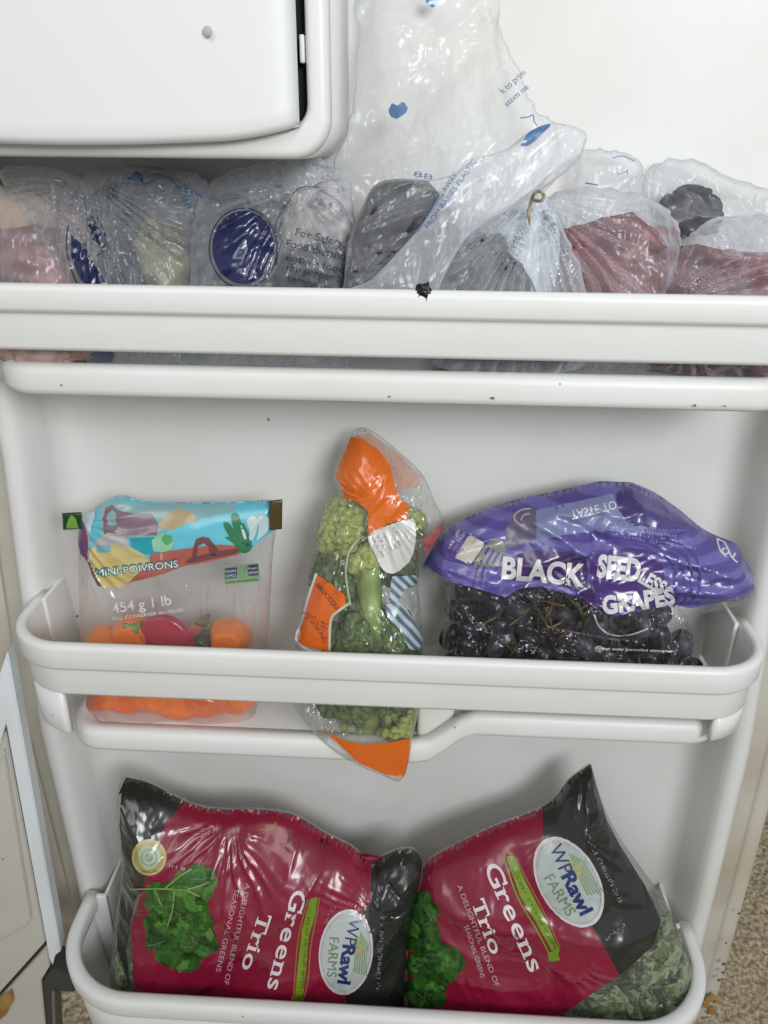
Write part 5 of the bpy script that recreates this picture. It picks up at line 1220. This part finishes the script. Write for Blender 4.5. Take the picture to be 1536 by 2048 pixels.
# diagonal flap of the tall bag
FL = Bag([(690, 590), (740, 560), (800, 500), (850, 440), (900, 360), (950, 318), (1010, 300), (1060, 262), (1110, 246), (1168, 262), (1170, 290), (1150, 326), (1090, 376), (1010, 425), (940, 470), (900, 530), (872, 600), (866, 680), (700, 690)], -.112, ZT, .16, .006, .02, Tb=.004,
         folds=[crump(.03, .0034, 42, 3.0, 74), crump(.010, .0012, 42, 2.5, 75), ridge(g2(1165, 290, -.11), g2(900, 520, -.11), .004, .007), ridge(g2(960, 330, -.11), g2(740, 575, -.11), .0035, .005), ridge(g2(1060, 300, -.11), g2(860, 560, -.11), .006, -.004)], edge=.004); FL.ymin = -.1215
FL.film('film_flap', F_MILKD, rc, .0013)
s_ = FL.sheet
s_('blue_patch', [(1040, 292), (1052, 270), (1070, 254), (1086, 250), (1108, 245), (1090, 262), (1072, 280), (1056, 292)], INKL, rc, 2)
FL.text('blue_text', 'KEEP THIS BAG AWAY', (832, 468), (916, 350), 11, INKB, rc, 3); FL.text('blue_text', 'FROM BABIES PLASTIC', (858, 458), (954, 322), 11, INKB, rc, 3)
# gathered bag
BD, rd = gbag('knotted_grocery_bag', [(872, 735), (866, 610), (884, 530), (930, 470), (1000, 425), (1050, 396), (1066, 384), (1078, 381), (1090, 390), (1112, 430), (1140, 490), (1166, 560), (1168, 735)],
     'milky bag pulled up to a tan twisted neck', -.104, .22, .016, .03, F_MILKD,
     [gather(g2(1076, 386, -.09), 30, .0036, .012, .09, 76), crump(.02, .0016, 70, 2.5, 77), crump(.008, .0006, 70, 2, 78)], edge=.004)
V = []; Fc = []; c = W(1076, 392, -.112)
tube(V, Fc, [c+np.array([.0036*math.cos(t), .003*math.sin(2*t)-.001, .0030*math.sin(t)]) for t in np.linspace(0, 2*math.pi, 20)], .0011)
tube(V, Fc, [c+np.array([-.004, 0, -.002]), c+np.array([-.0055, -.001, -.010]), c+np.array([-.004, -.002, -.018])], [.0010, .0013, .0004])
mobj('twist', V, Fc, mat_noise('tan_twist', (.22, .17, .09), (.50, .43, .28), 160, .5), rd)
# rounded milky bag
BE, re_ = gbag('grocery_bag', [(1112, 735), (1118, 600), (1100, 500), (1084, 420), (1110, 385), (1170, 374), (1250, 380), (1310, 402), (1350, 436), (1360, 480), (1348, 550), (1316, 640), (1310, 735)],
     'rounded milky bag over red meat right of the twisted neck', -.086, .22, .030, .045, F_MILK,
     [gather(g2(1085, 395), 18, .0030, .02, .06, 79), crump(.032, .0020, -50, 2.2, 80), crump(.010, .0007, -40, 1.5, 81), waves(.05, .003, 82), ridge(g2(1275, 425), g2(1335, 500), .003, .004)])
# clear bag behind, bluish
BF, rf = gbag('grocery_bag', [(1150, 420), (1148, 350), (1160, 306), (1200, 298), (1250, 304), (1284, 335), (1294, 380), (1290, 480), (1160, 480)],
     'small puffed blue-grey bag standing behind the rounded one', -.030, .1, .012, .03, F_MILK2,
     [crump(.03, .0025, 10, 1.8, 83), crump(.012, .0009, 20, 1.5, 84)], Tb=.01)
BF.line('blue_print', [(1225, 316), (1245, 312), (1268, 322)], 2, INKB, rf, 2); BF.line('blue_print', [(1170, 366), (1195, 370)], 3, INKB, rf, 2); scribble(BF, 'blue_print', (1236, 352), (1262, 346), 8, INKB, rf, 2, seed=11)
BG, rg = gbag('grocery_bag', [(1288, 470), (1282, 380), (1300, 336), (1340, 318), (1400, 324), (1460, 352), (1530, 376), (1620, 392), (1640, 500), (1480, 560), (1320, 540)],
     'thin clear bag with a dark parcel at the back right', -.034, .12, .012, .03, F_MILK2,
     [crump(.03, .0028, -20, 2, 85), crump(.012, .0010, -30, 1.5, 86), waves(.05, .003, 87)], Tb=.01)
BH, rh = gbag('grocery_bag', [(1302, 735), (1300, 620), (1322, 560), (1360, 500), (1400, 452), (1450, 434), (1540, 430), (1660, 440), (1680, 735)],
     'milky bag of dark red meat at the right end of the top rail', -.090, .22, .028, .04, F_MILK,
     [gather(g2(1330, 590), 16, .0028, .02, .07, 88), crump(.028, .0024, 8, 3.0, 89), crump(.010, .0008, 10, 2, 90), ridge(g2(1400, 515), g2(1540, 500), .003, .004)])
